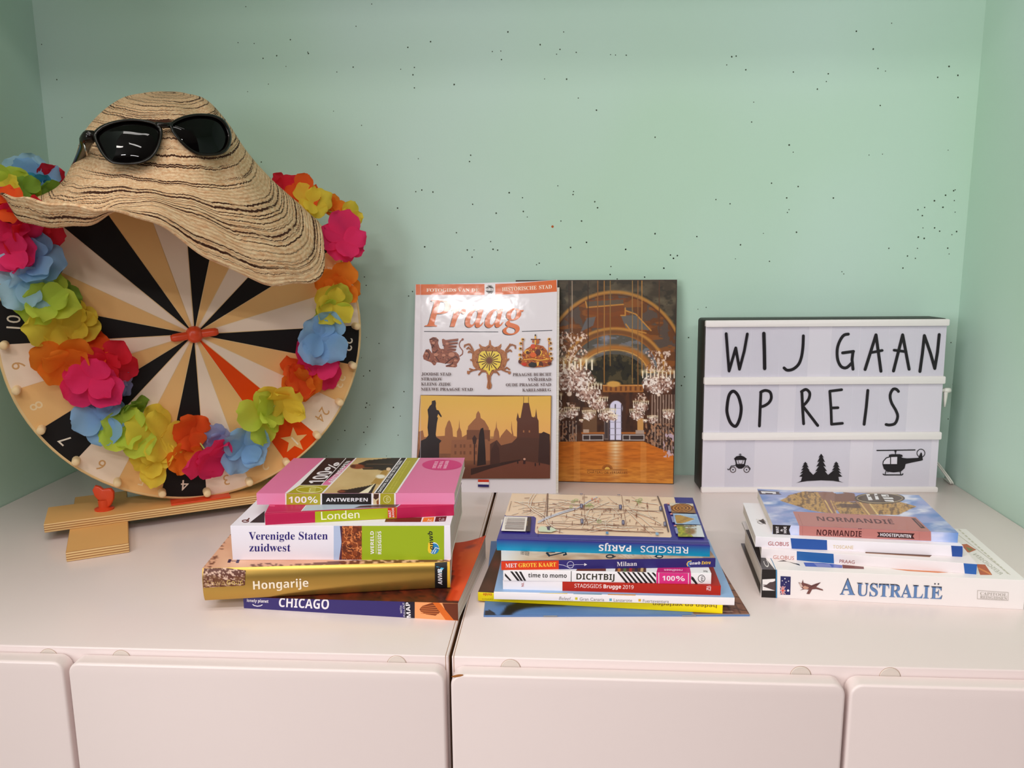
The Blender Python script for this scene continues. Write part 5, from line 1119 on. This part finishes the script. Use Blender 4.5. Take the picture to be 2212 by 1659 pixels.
for y, w, s in ((658, 1484, 'PRAAGSE BURCHT'), (736, 1716, 'VYŠEHRAD'), (816, 1378, 'OUDE PRAAGSE STAD'), (896, 1632, 'KARELSBRUG')): f.text((w, y + 4), (2076 - (y - 658) * .02, y), 46, TX, s.replace('Š', 'S'), 'rb')
f.line([(1817, 678), (1831, 690), (1845, 678)], 6, TX)
f.crop = 'P'
f.poly([(130, 892), (1088, 896), (1078, 1501), (98, 1501)], (120, 74, 40))
def dusk(k):
    t = np.clip((k.y - 895) / 400, 0, 1)[:, None]; k.c = (1 - t) * np.array([228, 180, 84]) + t * np.array([240, 172, 110]); k.mix(np.clip((k.y - 1215) / 40, 0, 1), (150, 98, 66)); k.mix(np.clip((k.y - 1330) / 90, 0, 1), (104, 58, 42)); k.mix((k.y > 1200) * (k.noise(50, 40, 4) * 1.3 - .4), (92, 52, 40)); k.glow(480, 1130, 380, (240, 190, 110), .35)
f.picture([f.q(134, 896), f.q(1084, 900), f.q(1075, 1498), f.q(102, 1498)], dusk, 70, 60)
S1, S2, S3 = (158, 100, 66), (120, 72, 50), (62, 34, 28)
f.poly([(120, 1210), (120, 1160), (150, 1150), (160, 1200), (310, 1190), (312, 1140), (330, 1090), (342, 1075), (352, 1090), (366, 1140), (370, 1195), (398, 1200), (398, 1160), (412, 1130), (416, 1070), (420, 1130), (432, 1160), (436, 1200), (470, 1180), (480, 1120), (520, 1076), (536, 1060), (540, 1030), (554, 1008), (568, 1030), (572, 1060), (600, 1080), (630, 1130), (640, 1210), (664, 1210), (670, 1160), (682, 1130), (686, 1080), (690, 1130), (704, 1160), (710, 1210), (720, 1190), (760, 1140), (800, 1180), (794, 1140), (798, 1080), (802, 1140), (812, 1190), (840, 1200), (840, 1320), (120, 1320)], S1)
f.poly([(470, 1150), (640, 1150), (640, 1230), (470, 1230)], S2); f.line([(470, 1150), (640, 1150)], 5, S2); f.poly([(360, 1220), (620, 1215), (640, 1250), (640, 1370), (350, 1370)], (150, 94, 66))
for x in (380, 420, 446, 490, 530): f.poly([(x, 1252), (x + 14, 1252), (x + 14, 1276), (x, 1276)], S2); f.poly([(x, 1302), (x + 14, 1302), (x + 14, 1326), (x, 1326)], S2)
f.poly([(836, 1190), (838, 1090), (832, 1070), (842, 1020), (852, 1060), (862, 1060), (882, 950), (924, 950), (944, 1050), (958, 1056), (964, 1046), (968, 1060), (976, 990), (984, 1060), (994, 1080), (996, 1170), (1050, 1170), (1076, 1200), (1076, 1420), (836, 1420)], (92, 50, 36)); f.line([(884, 950), (885, 905)], 3, S3); f.line([(920, 950), (921, 905)], 3, S3); f.poly([(880, 1150), (890, 1150), (890, 1166), (880, 1166)], S1); f.poly([(922, 1150), (932, 1150), (932, 1166), (922, 1166)], S1)
f.poly([(640, 1250), (690, 1220), (720, 1260), (800, 1240), (840, 1200), (1076, 1210), (1076, 1400), (800, 1390), (640, 1380)], (84, 48, 36)); f.poly([(500, 1440), (700, 1400), (860, 1370), (1075, 1400), (1075, 1498), (500, 1498)], (112, 62, 46)); f.poly([(500, 1430), (720, 1385), (860, 1362), (862, 1372), (640, 1430), (500, 1478)], (56, 30, 24)); f.poly([(1076, 1180), (1030, 1160), (1000, 1180), (990, 1380), (1075, 1404)], (62, 34, 28))
f.poly([(545, 1410), (552, 1290), (560, 1180), (572, 1138), (590, 1130), (598, 1180), (606, 1290), (610, 1400)], (40, 20, 18)); f.poly([(640, 1400), (650, 1290), (680, 1230), (706, 1280), (712, 1390)], (70, 38, 30)); f.line([(526, 1400), (526, 1240)], 9, S3); f.poly([(510, 1210), (526, 1184), (544, 1210), (536, 1250), (518, 1250)], S3)
f.poly([(108, 1390), (134, 1250), (136, 1226), (172, 1210), (190, 1186), (184, 1130), (190, 1050), (184, 1000), (200, 972), (214, 960), (216, 936), (240, 930), (246, 950), (244, 976), (250, 1000), (266, 1006), (288, 1048), (282, 1056), (262, 1030), (254, 1050), (260, 1060), (252, 1100), (244, 1180), (248, 1200), (286, 1226), (270, 1246), (268, 1390)], (36, 18, 18))
f.poly([(880, 1396), (884, 1362), (892, 1352), (900, 1364), (898, 1396)], (60, 30, 28)); f.ell(891, 1360, 9, 8, (206, 150, 130), 10); f.ell(842, 1384, 5, 12, (40, 22, 20), 8); f.ell(970, 1400, 5, 14, (40, 22, 20), 8); f.ell(1000, 1396, 4, 12, (40, 22, 20), 8)
f.poly([(552, 1508), (632, 1510), (632, 1564), (552, 1562)], (238, 230, 232)); f.poly([(552, 1508), (632, 1510), (632, 1528), (552, 1527)], (206, 62, 40)); f.poly([(552, 1544), (632, 1546), (632, 1564), (552, 1562)], (40, 34, 96))
f.line([(134, 74), (132, 1560)], 2, (214, 200, 206))
WGLOSS = print_mat('glossy_cover_print', .30, .42, .3, bump=.07)
pr.build('cover', [WGLOSS], root)

root, pr, f = standing('tall picture book with a gilded chandelier hall on its cover, leaning against the wall', (-.0673, .4728), -2.0, 6.3, .2117, .2700, .0056, (60, 34, 26), 'picture_book')
m = MB(); m.box(.002, .0008, .002, .2097, .0048, .268); m.build('page_block', PAGES, root)
f.crop = 'V'
def hall(k):
    k.fill((66, 54, 40)); X, Y = k.x, k.y; nz = k.noise(90, 60, 3, 4); k.mix((nz - .35) * 2.0 * (Y < 900), (104, 92, 72)); k.mix(k.soft(.55, 60, 40, 21, 4) * (Y < 900) * .6, (44, 38, 28))
    a = lambda rx, ry, cy: ((X - 468) / rx) ** 2 + ((Y - cy) / ry) ** 2
    k.mix((a(560, 600, 720) < 1) * (Y < 900) * .9, (110, 62, 30)); k.mix((a(560, 600, 720) < 1) * k.soft(.52, 44, 60, 7, 3) * (Y < 900) * .8, (84, 74, 70)); k.mix((a(560, 600, 720) < 1) * k.soft(.56, 130, 36, 17, 3) * (Y < 900) * .7, (150, 86, 36))
    k.arch(468, 720, 562, 606, 16, (190, 132, 62), .9); k.arch(468, 720, 545, 584, 5, (88, 48, 24), .9)
    k.poly([(250, 180), (560, 160), (540, 230), (600, 310), (560, 400), (280, 400), (330, 300), (240, 290)], (128, 66, 28), .8); k.poly([(240, 190), (540, 172), (540, 210), (250, 236)], (96, 82, 68), .9); k.poly([(250, 320), (320, 310), (300, 380), (200, 430)], (104, 104, 110), .8); k.poly([(520, 300), (640, 300), (760, 420), (560, 400)], (100, 102, 104), .8)
    for P in ([(240, 190), (250, 236), (540, 212)], [(555, 260), (640, 290), (760, 420)], [(555, 240), (555, 300), (520, 300)], [(560, 370), (590, 410), (720, 440)]): k.line(P, 7, (196, 134, 64))
    k.mix((a(400, 330, 740) < 1) * (Y < 900) * .9, (122, 76, 40)); k.arch(468, 740, 402, 336, 13, (196, 136, 66), .9); k.arch(468, 740, 350, 290, 8, (150, 92, 44), .9); k.mix((a(345, 285, 740) < 1) * (Y < 900) * .95, (86, 82, 76)); k.mix((a(345, 285, 740) < 1) * k.soft(.55, 90, 30, 9, 4) * (Y < 900) * .7, (126, 126, 136)); k.glow(400, 490, 70, (160, 160, 186), .8)
    k.arch(468, 760, 285, 205, 26, (178, 112, 50), .95); k.arch(468, 760, 268, 186, 4, (230, 172, 90), .8)
    m = (a(240, 162, 770) < 1) * (Y < 850); k.mix(m * 1.0, (44, 38, 24)); k.mix(m * k.soft(.52, 50, 40, 13, 4) * .8, (86, 72, 46)); k.mix(m * k.soft(.6, 36, 60, 23, 3) * .9, (24, 20, 16))
    k.mix(np.clip((Y - 845) / 8, 0, 1), (86, 48, 28)); k.mix((Y > 850) * (k.noise(24, 70, 5, 3) * 1.8 - .6), (50, 28, 20)); k.rect(376, 852, 700, 912, (168, 104, 52)); k.mix((X > 376) * (X < 700) * (Y > 866) * (Y < 900) * (np.sin(X * .16) > .2) * .7, (96, 50, 28)); k.rect(376, 852, 700, 860, (226, 160, 90)); k.ell(462, 846, 66, 28, (214, 160, 84), .3)
    k.ell(480, 1010, 84, 92, (66, 38, 26), .1); k.rect(398, 1005, 560, 1300, (70, 42, 30)); k.ell(482, 1040, 56, 66, (224, 216, 240), .12); k.rect(428, 1034, 528, 1292, (226, 220, 244))
    for x in (430, 476, 526): k.line([(x, 1010), (x, 1292)], 6, (66, 52, 62))
    for y in (1040, 1100, 1150, 1200, 1250): k.line([(430, y), (526, y)], 2.5, (150, 140, 160))
    k.rect(386, 1100, 424, 1290, (120, 100, 96)); k.rect(392, 1120, 418, 1280, (70, 56, 56))
    for x0, x1 in ((212, 384), (530, 710)):
        k.rect(x0, 1238, x1, 1302, (60, 44, 42)); k.line([(x0 + 8, 1252), (x1 - 8, 1252)], 5, (196, 180, 176)); k.line([(x0 + 8, 1292), (x1 - 8, 1292)], 5, (190, 174, 170)); k.line([(x0 + 60, 1252), (x0 + 60, 1292)], 5, (190, 174, 170)); k.line([(x0 + 6, 1250), (x0 + 6, 1294)], 5, (190, 174, 170)); k.line([(x1 - 6, 1250), (x1 - 6, 1294)], 5, (190, 174, 170)); k.line([(x0, 1236), (x1, 1236)], 10, (180, 106, 54))
    k.rect(216, 1030, 330, 1230, (112, 78, 54)); k.rect(650, 1100, 700, 1220, (206, 150, 90)); k.rect(220, 1206, 268, 1236, (190, 160, 140)); k.rect(636, 1212, 706, 1244, (176, 150, 136))
    fl = np.clip((Y - (1300 + np.clip(X - 700, 0, 300) * .42 + np.clip(40 - X, 0, 60) * .4)) / 6, 0, 1); k.mix(fl, (214, 120, 46)); k.mix(fl * np.clip((Y - 1420) / 160, 0, 1) * .7, (224, 154, 66)); k.mix(fl * (k.noise(70, 12, 31, 3) * 1.6 - .5) * .7, (160, 78, 26)); k.mix(fl * np.clip(1 - abs(X - 478) / 74, 0, 1) * (1.0 + .25 * np.sin(Y * .25)) * np.clip((1660 - Y) / 330, .15, 1) * .9, (244, 214, 172)); k.mix(fl * (abs(X - 170) < 26) * .35, (230, 160, 90)); k.mix(fl * (abs(X - 700) < 24) * .35, (230, 160, 90))
    mr = (X > 760) * (Y > 930) * (1 - fl); k.mix(mr * .8, (84, 56, 44)); k.mix(mr * (np.sin(X * .28) > .55) * .8, (196, 166, 150)); k.mix((X < 175) * (Y > 1140) * (1 - fl) * .8, (70, 40, 32)); k.mix((X < 175) * (Y > 1140) * (1 - fl) * (np.sin(X * .24) > .6) * .8, (200, 176, 160))
    for x0, y0, x1, y1 in ((-300, 1150, 170, 1330), (715, 1160, 970, 1420)): mm = (X > x0) * (X < x1) * (Y > y0) * (Y < y1) * (1 - fl); k.mix(mm * k.soft(.54, 15, 26, 41, 3) * .9, (178, 130, 100)); k.mix(mm * k.soft(.60, 13, 20, 43, 3) * .9, (44, 26, 22))
    k.mix((X > 860) * (Y > 1240) * k.soft(.56, 20, 30, 51, 3) * (Y < 1430) * .9, (206, 180, 196))
    for x, c in ((108, (56, 36, 26)), (260, (56, 36, 26)), (336, (150, 96, 50)), (388, (176, 120, 60)), (688, (190, 132, 66)), (656, (150, 100, 56)), (826, (92, 56, 36)), (132, (176, 150, 130)), (612, (160, 120, 70)), (436, (150, 110, 60))): k.line([(x, -20), (x, {108: 400, 260: 560, 336: 600, 388: 840, 688: 780, 656: 900, 826: 470, 132: 420, 612: 840, 436: 700}[x])], 4.5, c)
    def chand(x, y, r, top=1.0, seed=1):
        k.ell(x, y, r, r * .62, (190, 152, 138), .35); d = ((X - x) / r) ** 2 + ((Y - y) / (r * .62)) ** 2 < 1.02
        k.mix(d * k.soft(.50, 9 + r * .03, 12 + r * .03, seed, 3) * .95, (252, 236, 228)); k.mix(d * k.soft(.58, 8 + r * .02, 10 + r * .02, seed + 5, 3) * .9, (104, 62, 50))
        cy = y - r * .62
        for i in range(9):
            cx = x - r * .95 + r * 1.9 * i / 8; hh = r * .62 * (1 - .3 * abs(i - 4) / 4); k.line([(cx, cy + r * .25), (cx, cy - hh * .25)], max(r * .045, 2.6), (255, 238, 216)); k.glow(cx, cy - hh * .3, r * .24, (255, 236, 196), 1.0)
        if top:
            dd = (abs(X - x) < r * .62 * (1 - .25 * np.sin(Y * .05))) * (Y < cy - r * .1) * (Y > cy - r * 1.15 * top); k.mix(dd * k.soft(.50, 8 + r * .03, 14 + r * .04, seed + 9, 3) * .9, (240, 212, 196)); k.mix(dd * k.soft(.58, 8 + r * .02, 10 + r * .02, seed + 12, 3) * .85, (120, 70, 50))
        k.glow(x, cy, r * 1.0, (255, 214, 150), .18); k.ell(x, y + r * .66, r * .12, r * .11, (240, 214, 196), .3)
    chand(410, 1100, 70, 0, 3); chand(340, 1010, 76, .3, 5); chand(264, 925, 104, .5, 8); chand(110, 800, 190, 1.15, 12); chand(462, 1118, 34, 0, 15); chand(650, 1095, 60, .8, 21); chand(680, 1030, 62, 1, 22); chand(820, 845, 132, 1.2, 28); chand(130, 1080, 60, .7, 31); chand(40, 1100, 50, .5, 33); chand(266, 1100, 54, .3, 36); chand(772, 1132, 42, .2, 39); chand(905, 1092, 52, .3, 41); chand(-60, 1010, 110, .8, 44); chand(-180, 860, 150, 1, 46); chand(205, 1140, 16, 0, 48); chand(712, 1142, 16, 0, 49)
f.picture([(.001, .269), (.2107, .269), (.2107, .001), (.001, .001)], hall, 380, 480)
f.line([(250, 1530), (572, 1530)], 4, (92, 44, 24)); f.text((252, 1557), (572, 1562), 19, (80, 40, 24), 'CHÂTEAU DE VERSAILLES', 'n')
for i in range(13):
    a = math.pi * (i + .5) / 13; f.line([(412 - 22 * math.cos(a), 1524 - 20 * math.sin(a)), (412 - 44 * math.cos(a), 1524 - 40 * math.sin(a))], 5, (140, 76, 30))
f.poly([(412 - 20 * math.cos(math.pi * i / 10), 1526 - 20 * math.sin(math.pi * i / 10)) for i in range(11)], (232, 186, 90))
pr.build('cover', [print_mat('picture_book_print', .35, .15)], root)

# ------------------------------------------------------------------ cinema light box with letter cards
LBX = dict(loc=(.1746, .4292, Z0), rz=math.radians(2.6), tilt=math.radians(1.8)); LW, LH2 = .3004, .2216
lb = thing('light_box', 'white and black cinema light box spelling a message in black letters', 'light box', LBX['loc'], LBX['rz'], None, LBX['tilt'])
BLKP = mat('black_plastic', (34, 30, 24), .45); WPL = mat('white_rail_plastic', (240, 230, 230), .38); PAN = mat('opal_panel', (220, 212, 224), .30, spec=.4, noise=(9, .015)); WCORD = mat('white_cord', (226, 222, 214), .5)
def rrect(x0, z0, x1, z1, r, y, n=6):
    out = []
    for cx, cz, a in ((x1 - r, z0 + r, -90), (x1 - r, z1 - r, 0), (x0 + r, z1 - r, 90), (x0 + r, z0 + r, 180)):
        for k in range(n + 1): t = math.radians(a + 90 * k / n); out.append((cx + r * math.cos(t), y, cz + r * math.sin(t)))
    return out
m = MB(); m.prism(rrect(0, 0, LW, LH2, .004, .0062), 'f', (0, .0400, 0), .0006, 2); m.build('housing', BLKP, lb, angle=40)
m = MB(); m.prism(rrect(.0012, .001, LW - .0012, LH2 - .001, .003, .0040), 'f', (0, .0022, 0), .0003, 1); pan = m.build('display_panel', PAN, lb, angle=40)
prd = Print(); lf = Face(prd, lb, (0, .0040, 0), (1, 0, 0), (0, 0, 1)); lf.crop = 'B'
zr = lambda y, x=1000: float(lf.q(x, y)[1])
for y0, y1 in ((78, 131), (538, 598), (987, 1047), (1430, 1480)):
    z1, z0 = zr(y0), zr(y1); z1 = min(z1, LH2); z0 = max(z0, 0)
    m = MB(); m.prism(rrect(.0002, z0, LW - .0002, z1, .0016, .0000, 4), 'f', (0, .0060, 0), .0005, 2); m.build('rail', WPL, lb, angle=40)
FILM = bpy.data.materials.new('clear_film'); FILM.use_nodes = True; nt = FILM.node_tree; bs = nt.nodes['Principled BSDF']; bs.inputs['Base Color'].default_value = (*lin((214, 214, 230)), 1); bs.inputs['Roughness'].default_value = .12
tr = nt.nodes.new('ShaderNodeBsdfTransparent'); mx = nt.nodes.new('ShaderNodeMixShader'); mx.inputs[0].default_value = .07
nt.links.new(tr.outputs[0], mx.inputs[1]); nt.links.new(bs.outputs[0], mx.inputs[2]); nt.links.new(mx.outputs[0], nt.nodes['Material Output'].inputs[0])
LK = (30, 24, 30)
def card(x0, x1, row, label, draw, group='letter cards on the light box', curl=0.0):
    y0, y1 = ((124, 545), (592, 994), (1040, 1436))[row]
    a, b2 = lf.q(x0, y0 + 210), lf.q(x1, y0 + 210); z1, z0 = zr(y0 + 9), zr(y1 - 9)
    pr = Print(); n = 10; vs = []; y = .0037 if row < 9 else 0
    bend = lambda u, v, h: Vector((u, .0034 - curl * min(max((v - z0) / (z1 - z0), 0), 1) - h, v))
    for k in range(n + 1):
        v = z0 + (z1 - z0) * k / n
        for u in (a[0], b2[0]): p = bend(u, v, 0); vs += [(p.x, p.y, p.z), (p.x, p.y + .00022, p.z)]
    fs = []
    for k in range(n):
        i, j = 4 * k, 4 * k + 4; fs += [(i, i + 2, j + 2, j), (i + 1, j + 1, j + 3, i + 3), (i, j, j + 1, i + 1), (i + 2, i + 3, j + 3, j + 2)]
    fs += [(0, 1, 3, 2), (4 * n, 4 * n + 2, 4 * n + 3, 4 * n + 1)]
    m = MB(); m.add(vs, fs, 1); pr.base(m, (220, 220, 230))
    f = Face(pr, lb, (0, .0034, 0), (1, 0, 0), (0, 0, 1), bend); f.crop = 'B'; draw(f)
    o = link_mesh('letter_card', pr.v, pr.f, [SATIN, FILM], None, False, pr.m, pr.c)
    c = Vector(((a[0] + b2[0]) / 2, .0034, z0)); o.data.transform(Matrix.Translation(-c))
    M = root_matrix(lb); o.location = M @ c; o.rotation_euler = lb.rotation_euler
    o['label'] = label; o['category'] = 'letter card'; o['group'] = group
def strokes(*ls, w=27, t=None):
    def d(f):
        for P in ls:
            if len(P) > 3 or (len(P) == 3 and False): P = [tuple(cr([np.array(p, float) for p in P], i / 24)) for i in range(25)]
            f.line(P, w, LK, caps=True)
    return d
def W_(f):
    for P in ([(293, 190), (305, 340), (318, 492)], [(318, 492), (371, 305)], [(371, 305), (402, 478)], [(402, 478), (440, 330), (464, 192)]): f.line(P, 23, LK, caps=True)
    f.poly([(308, 480), (332, 478), (320, 508)], LK)
card(260, 492, 0, 'clear card with black W, first on the top row of the light box', W_, curl=.0012)
card(494, 724, 0, 'clear card with black I between W and J on the light box', strokes([(598, 188), (603, 330), (606, 472)], w=28), curl=.0010)
card(726, 958, 0, 'clear card with a black letter J on the top row of the light box', strokes([(920, 208), (916, 300), (904, 380), (880, 440), (835, 478), (790, 486), (764, 468)], w=24))
card(1144, 1372, 0, 'clear card with a black letter G on the top row of the light box', lambda f: (strokes([(1284, 194), (1246, 204), (1212, 256), (1194, 320), (1198, 400), (1226, 456), (1268, 466), (1310, 430)], w=24)(f), strokes([(1238, 346), (1326, 334)], w=24)(f), strokes([(1322, 336), (1314, 400), (1322, 478)], w=24)(f)))
def Acap(dx, l, r, bar):
    def d(f):
        f.line([l, (1508 + dx, 200)], 25, LK, caps=True); f.line([(1508 + dx, 200), r], 25, LK, caps=True); f.line(bar, 22, LK, caps=True)
    return d
card(1376, 1606, 0, 'clear card with a black A right after the G of the light box', Acap(0, (1420, 480), (1548, 494), [(1466, 344), (1558, 326)]))
card(1608, 1836, 0, 'clear card with a black A just before the N of the light box', Acap(216, (1650, 492), (1776, 478), [(1655, 324), (1752, 336)]))
card(1838, 2064, 0, 'clear card with black N, last on the top row of the light box', lambda f: [f.line(P, 25, LK, caps=True) for P in ([(1864, 496), (1884, 350), (1900, 206)], [(1900, 206), (1950, 350), (1984, 472)], [(1984, 472), (2006, 340), (2020, 198)])])
card(246, 480, 1, 'clear card with a black letter O on the second row of the light box', lambda f: f.line([tuple(crl([np.array(p, float) for p in ((352, 656), (390, 690), (412, 760), (416, 810), (404, 880), (372, 940), (330, 912), (304, 840), (302, 780), (318, 690))], i / 4)) for i in range(40)], 25, LK, closed=True))
card(482, 714, 1, 'clear card with a black letter P on the second row of the light box', strokes([(576, 664), (570, 800), (564, 938)], [(574, 664), (610, 650), (650, 664), (660, 710), (640, 750), (600, 776), (574, 782)], w=23))
card(852, 1082, 1, 'clear card with a black letter R on the second row of the light box', lambda f: (strokes([(908, 662), (914, 800), (922, 920)], w=23)(f), strokes([(904, 660), (940, 642), (970, 668), (966, 712), (940, 752), (912, 776)], w=23)(f), strokes([(918, 780), (1036, 934)], w=23)(f)))
card(1084, 1308, 1, 'clear card with a black letter E on the second row of the light box', strokes([(1134, 658), (1144, 800), (1148, 922)], [(1134, 656), (1230, 644)], [(1144, 792), (1200, 790)], [(1148, 924), (1236, 916)], w=22))
card(1310, 1530, 1, 'clear card with a black I between the E and the S of the light box', strokes([(1442, 650), (1430, 780), (1412, 924)], w=24))
card(1532, 1758, 1, 'clear card with black S ending the second row of the light box', strokes([(1690, 658), (1672, 640), (1644, 642), (1622, 690), (1634, 750), (1668, 810), (1684, 860), (1664, 916), (1620, 930), (1590, 926)], w=23))
GS = 'picture cards on the light box'
def coach(f):
    f.poly([(358, 1202), (376, 1184), (412, 1176), (440, 1186), (462, 1204), (456, 1214), (364, 1214)], LK); f.poly([(366, 1212), (376, 1212), (384, 1250), (376, 1262)], LK); f.poly([(446, 1212), (456, 1212), (446, 1262), (438, 1250)], LK); f.poly([(368, 1246), (448, 1246), (440, 1272), (420, 1284), (396, 1284), (376, 1270)], LK); f.line([(390, 1214), (396, 1240), (410, 1246), (424, 1240), (432, 1214)], 5, (120, 110, 112))
    f.line([(396, 1170), (408, 1164), (420, 1170)], 4, LK); f.line([(408, 1180), (408, 1164)], 5, LK)
    for x in (350, 460): f.ring(x, 1292, 22, 22, 6, (84, 70, 70)); f.ell(x, 1292, 6, 6, LK, 10)
    f.line([(306, 1284), (310, 1292), (322, 1288), (336, 1262), (372, 1258)], 6, LK); f.line([(440, 1262), (470, 1260), (488, 1280), (488, 1292)], 6, LK)
card(285, 520, 2, 'clear card with a black horse carriage on the bottom row of the light box', coach, GS)
def trees(f):
    def tree(x, top, bot, w):
        h = bot - top; n = 5; L, R = [(x, top)], [(x, top)]
        for i in range(n):
            y = top + h * (i + 1) / n; ww = w * (.28 + .72 * (i + 1) / n); L += [(x - ww, y - h * .02), (x - ww * .45, y - h * .055)]; R += [(x + ww, y - h * .02), (x + ww * .45, y - h * .055)]
        L[-1] = (x - w * .5, bot); R[-1] = (x + w * .5, bot); f.poly(L + R[::-1], LK)
    tree(936, 1228, 1350, 50); tree(1064, 1162, 1345, 56); tree(1186, 1226, 1350, 50)
    f.poly([(862, 1398), (900, 1384), (916, 1330), (930, 1290), (956, 1290), (1000, 1334), (1034, 1300), (1048, 1270), (1084, 1270), (1100, 1310), (1120, 1334), (1166, 1296), (1194, 1296), (1210, 1384), (1246, 1396), (1160, 1382), (1064, 1378), (950, 1384)], LK)
card(832, 1292, 2, 'wide clear card with three black fir trees, bottom row of the light box', trees, GS)
def heli(f):
    f.line([(1516, 1136), (1824, 1132)], 9, LK, caps=True); f.line([(1666, 1134), (1666, 1168)], 8, LK); f.poly([(1656, 1136), (1676, 1136), (1672, 1152), (1660, 1152)], LK); f.poly([(1612, 1186), (1614, 1170), (1636, 1166), (1700, 1166), (1722, 1172), (1724, 1188)], LK)
    f.poly([(1560, 1250), (1564, 1222), (1590, 1192), (1640, 1180), (1700, 1182), (1724, 1196), (1760, 1200), (1850, 1196), (1872, 1150), (1880, 1160), (1888, 1214), (1870, 1220), (1800, 1234), (1748, 1246), (1740, 1280), (1710, 1308), (1650, 1314), (1600, 1308), (1572, 1286)], LK)
    f.poly([(1567, 1246), (1572, 1224), (1594, 1200), (1622, 1192), (1622, 1246)], (222, 214, 226)); f.poly([(1630, 1190), (1680, 1188), (1678, 1246), (1630, 1246)], (222, 214, 226)); f.ring(1872, 1158, 32, 32, 6, LK)
    f.line([(1566, 1328), (1576, 1334), (1718, 1334), (1726, 1326)], 9, LK, caps=True); f.line([(1594, 1288), (1582, 1330)], 7, LK); f.line([(1700, 1288), (1708, 1330)], 7, LK); f.line([(1598, 1290), (1604, 1316)], 5, LK)
card(1476, 1944, 2, 'wide clear card with a black helicopter on the bottom row of the light box', heli, GS)
m = MB(); cx = LW; zc = zr(655, 2080)
m.lathe([(.0001, .0), (.0030, .0), (.0034, .004), (.0030, .0078), (.0014, .0086), (0, .0087)], (LW + .0035, .010, zc), (1, 0, 0), 16); m.tube([(LW - .001, .010, zc), (LW + .004, .010, zc)], .0024, 12); m.lathe([(.0030, 0), (.0022, .010), (.0010, .019), (0, .0195)], (LW + .0058, .010, zc - .002), (0, 0, -1), 14)
m.build('power_switch', WCORD, lb, True)
iM = root_matrix(lb).inverted()
m = MB(); e = Vector(at_z(2070, 1050, .002))
for o1 in (0, .0026):
    P = [iM @ Vector((XR - .062 - o1, .492, Z0 + .060)), iM @ Vector((XR - .044 - o1, .490, Z0 + .049)), iM @ Vector((XR - .026 - o1, .486, Z0 + .032)), iM @ Vector((XR - .012 - o1, .481, Z0 + .014)), iM @ Vector((XR - .0045 - o1, .476, Z0 + .0018)), iM @ Vector((XR - .003 - o1, .500, Z0 + .0016))]
    m.tube([tuple(cr([np.array(p) for p in P], i / 30)) for i in range(31)], .0010, 8)
m.build('power_cord', WCORD, lb, True)
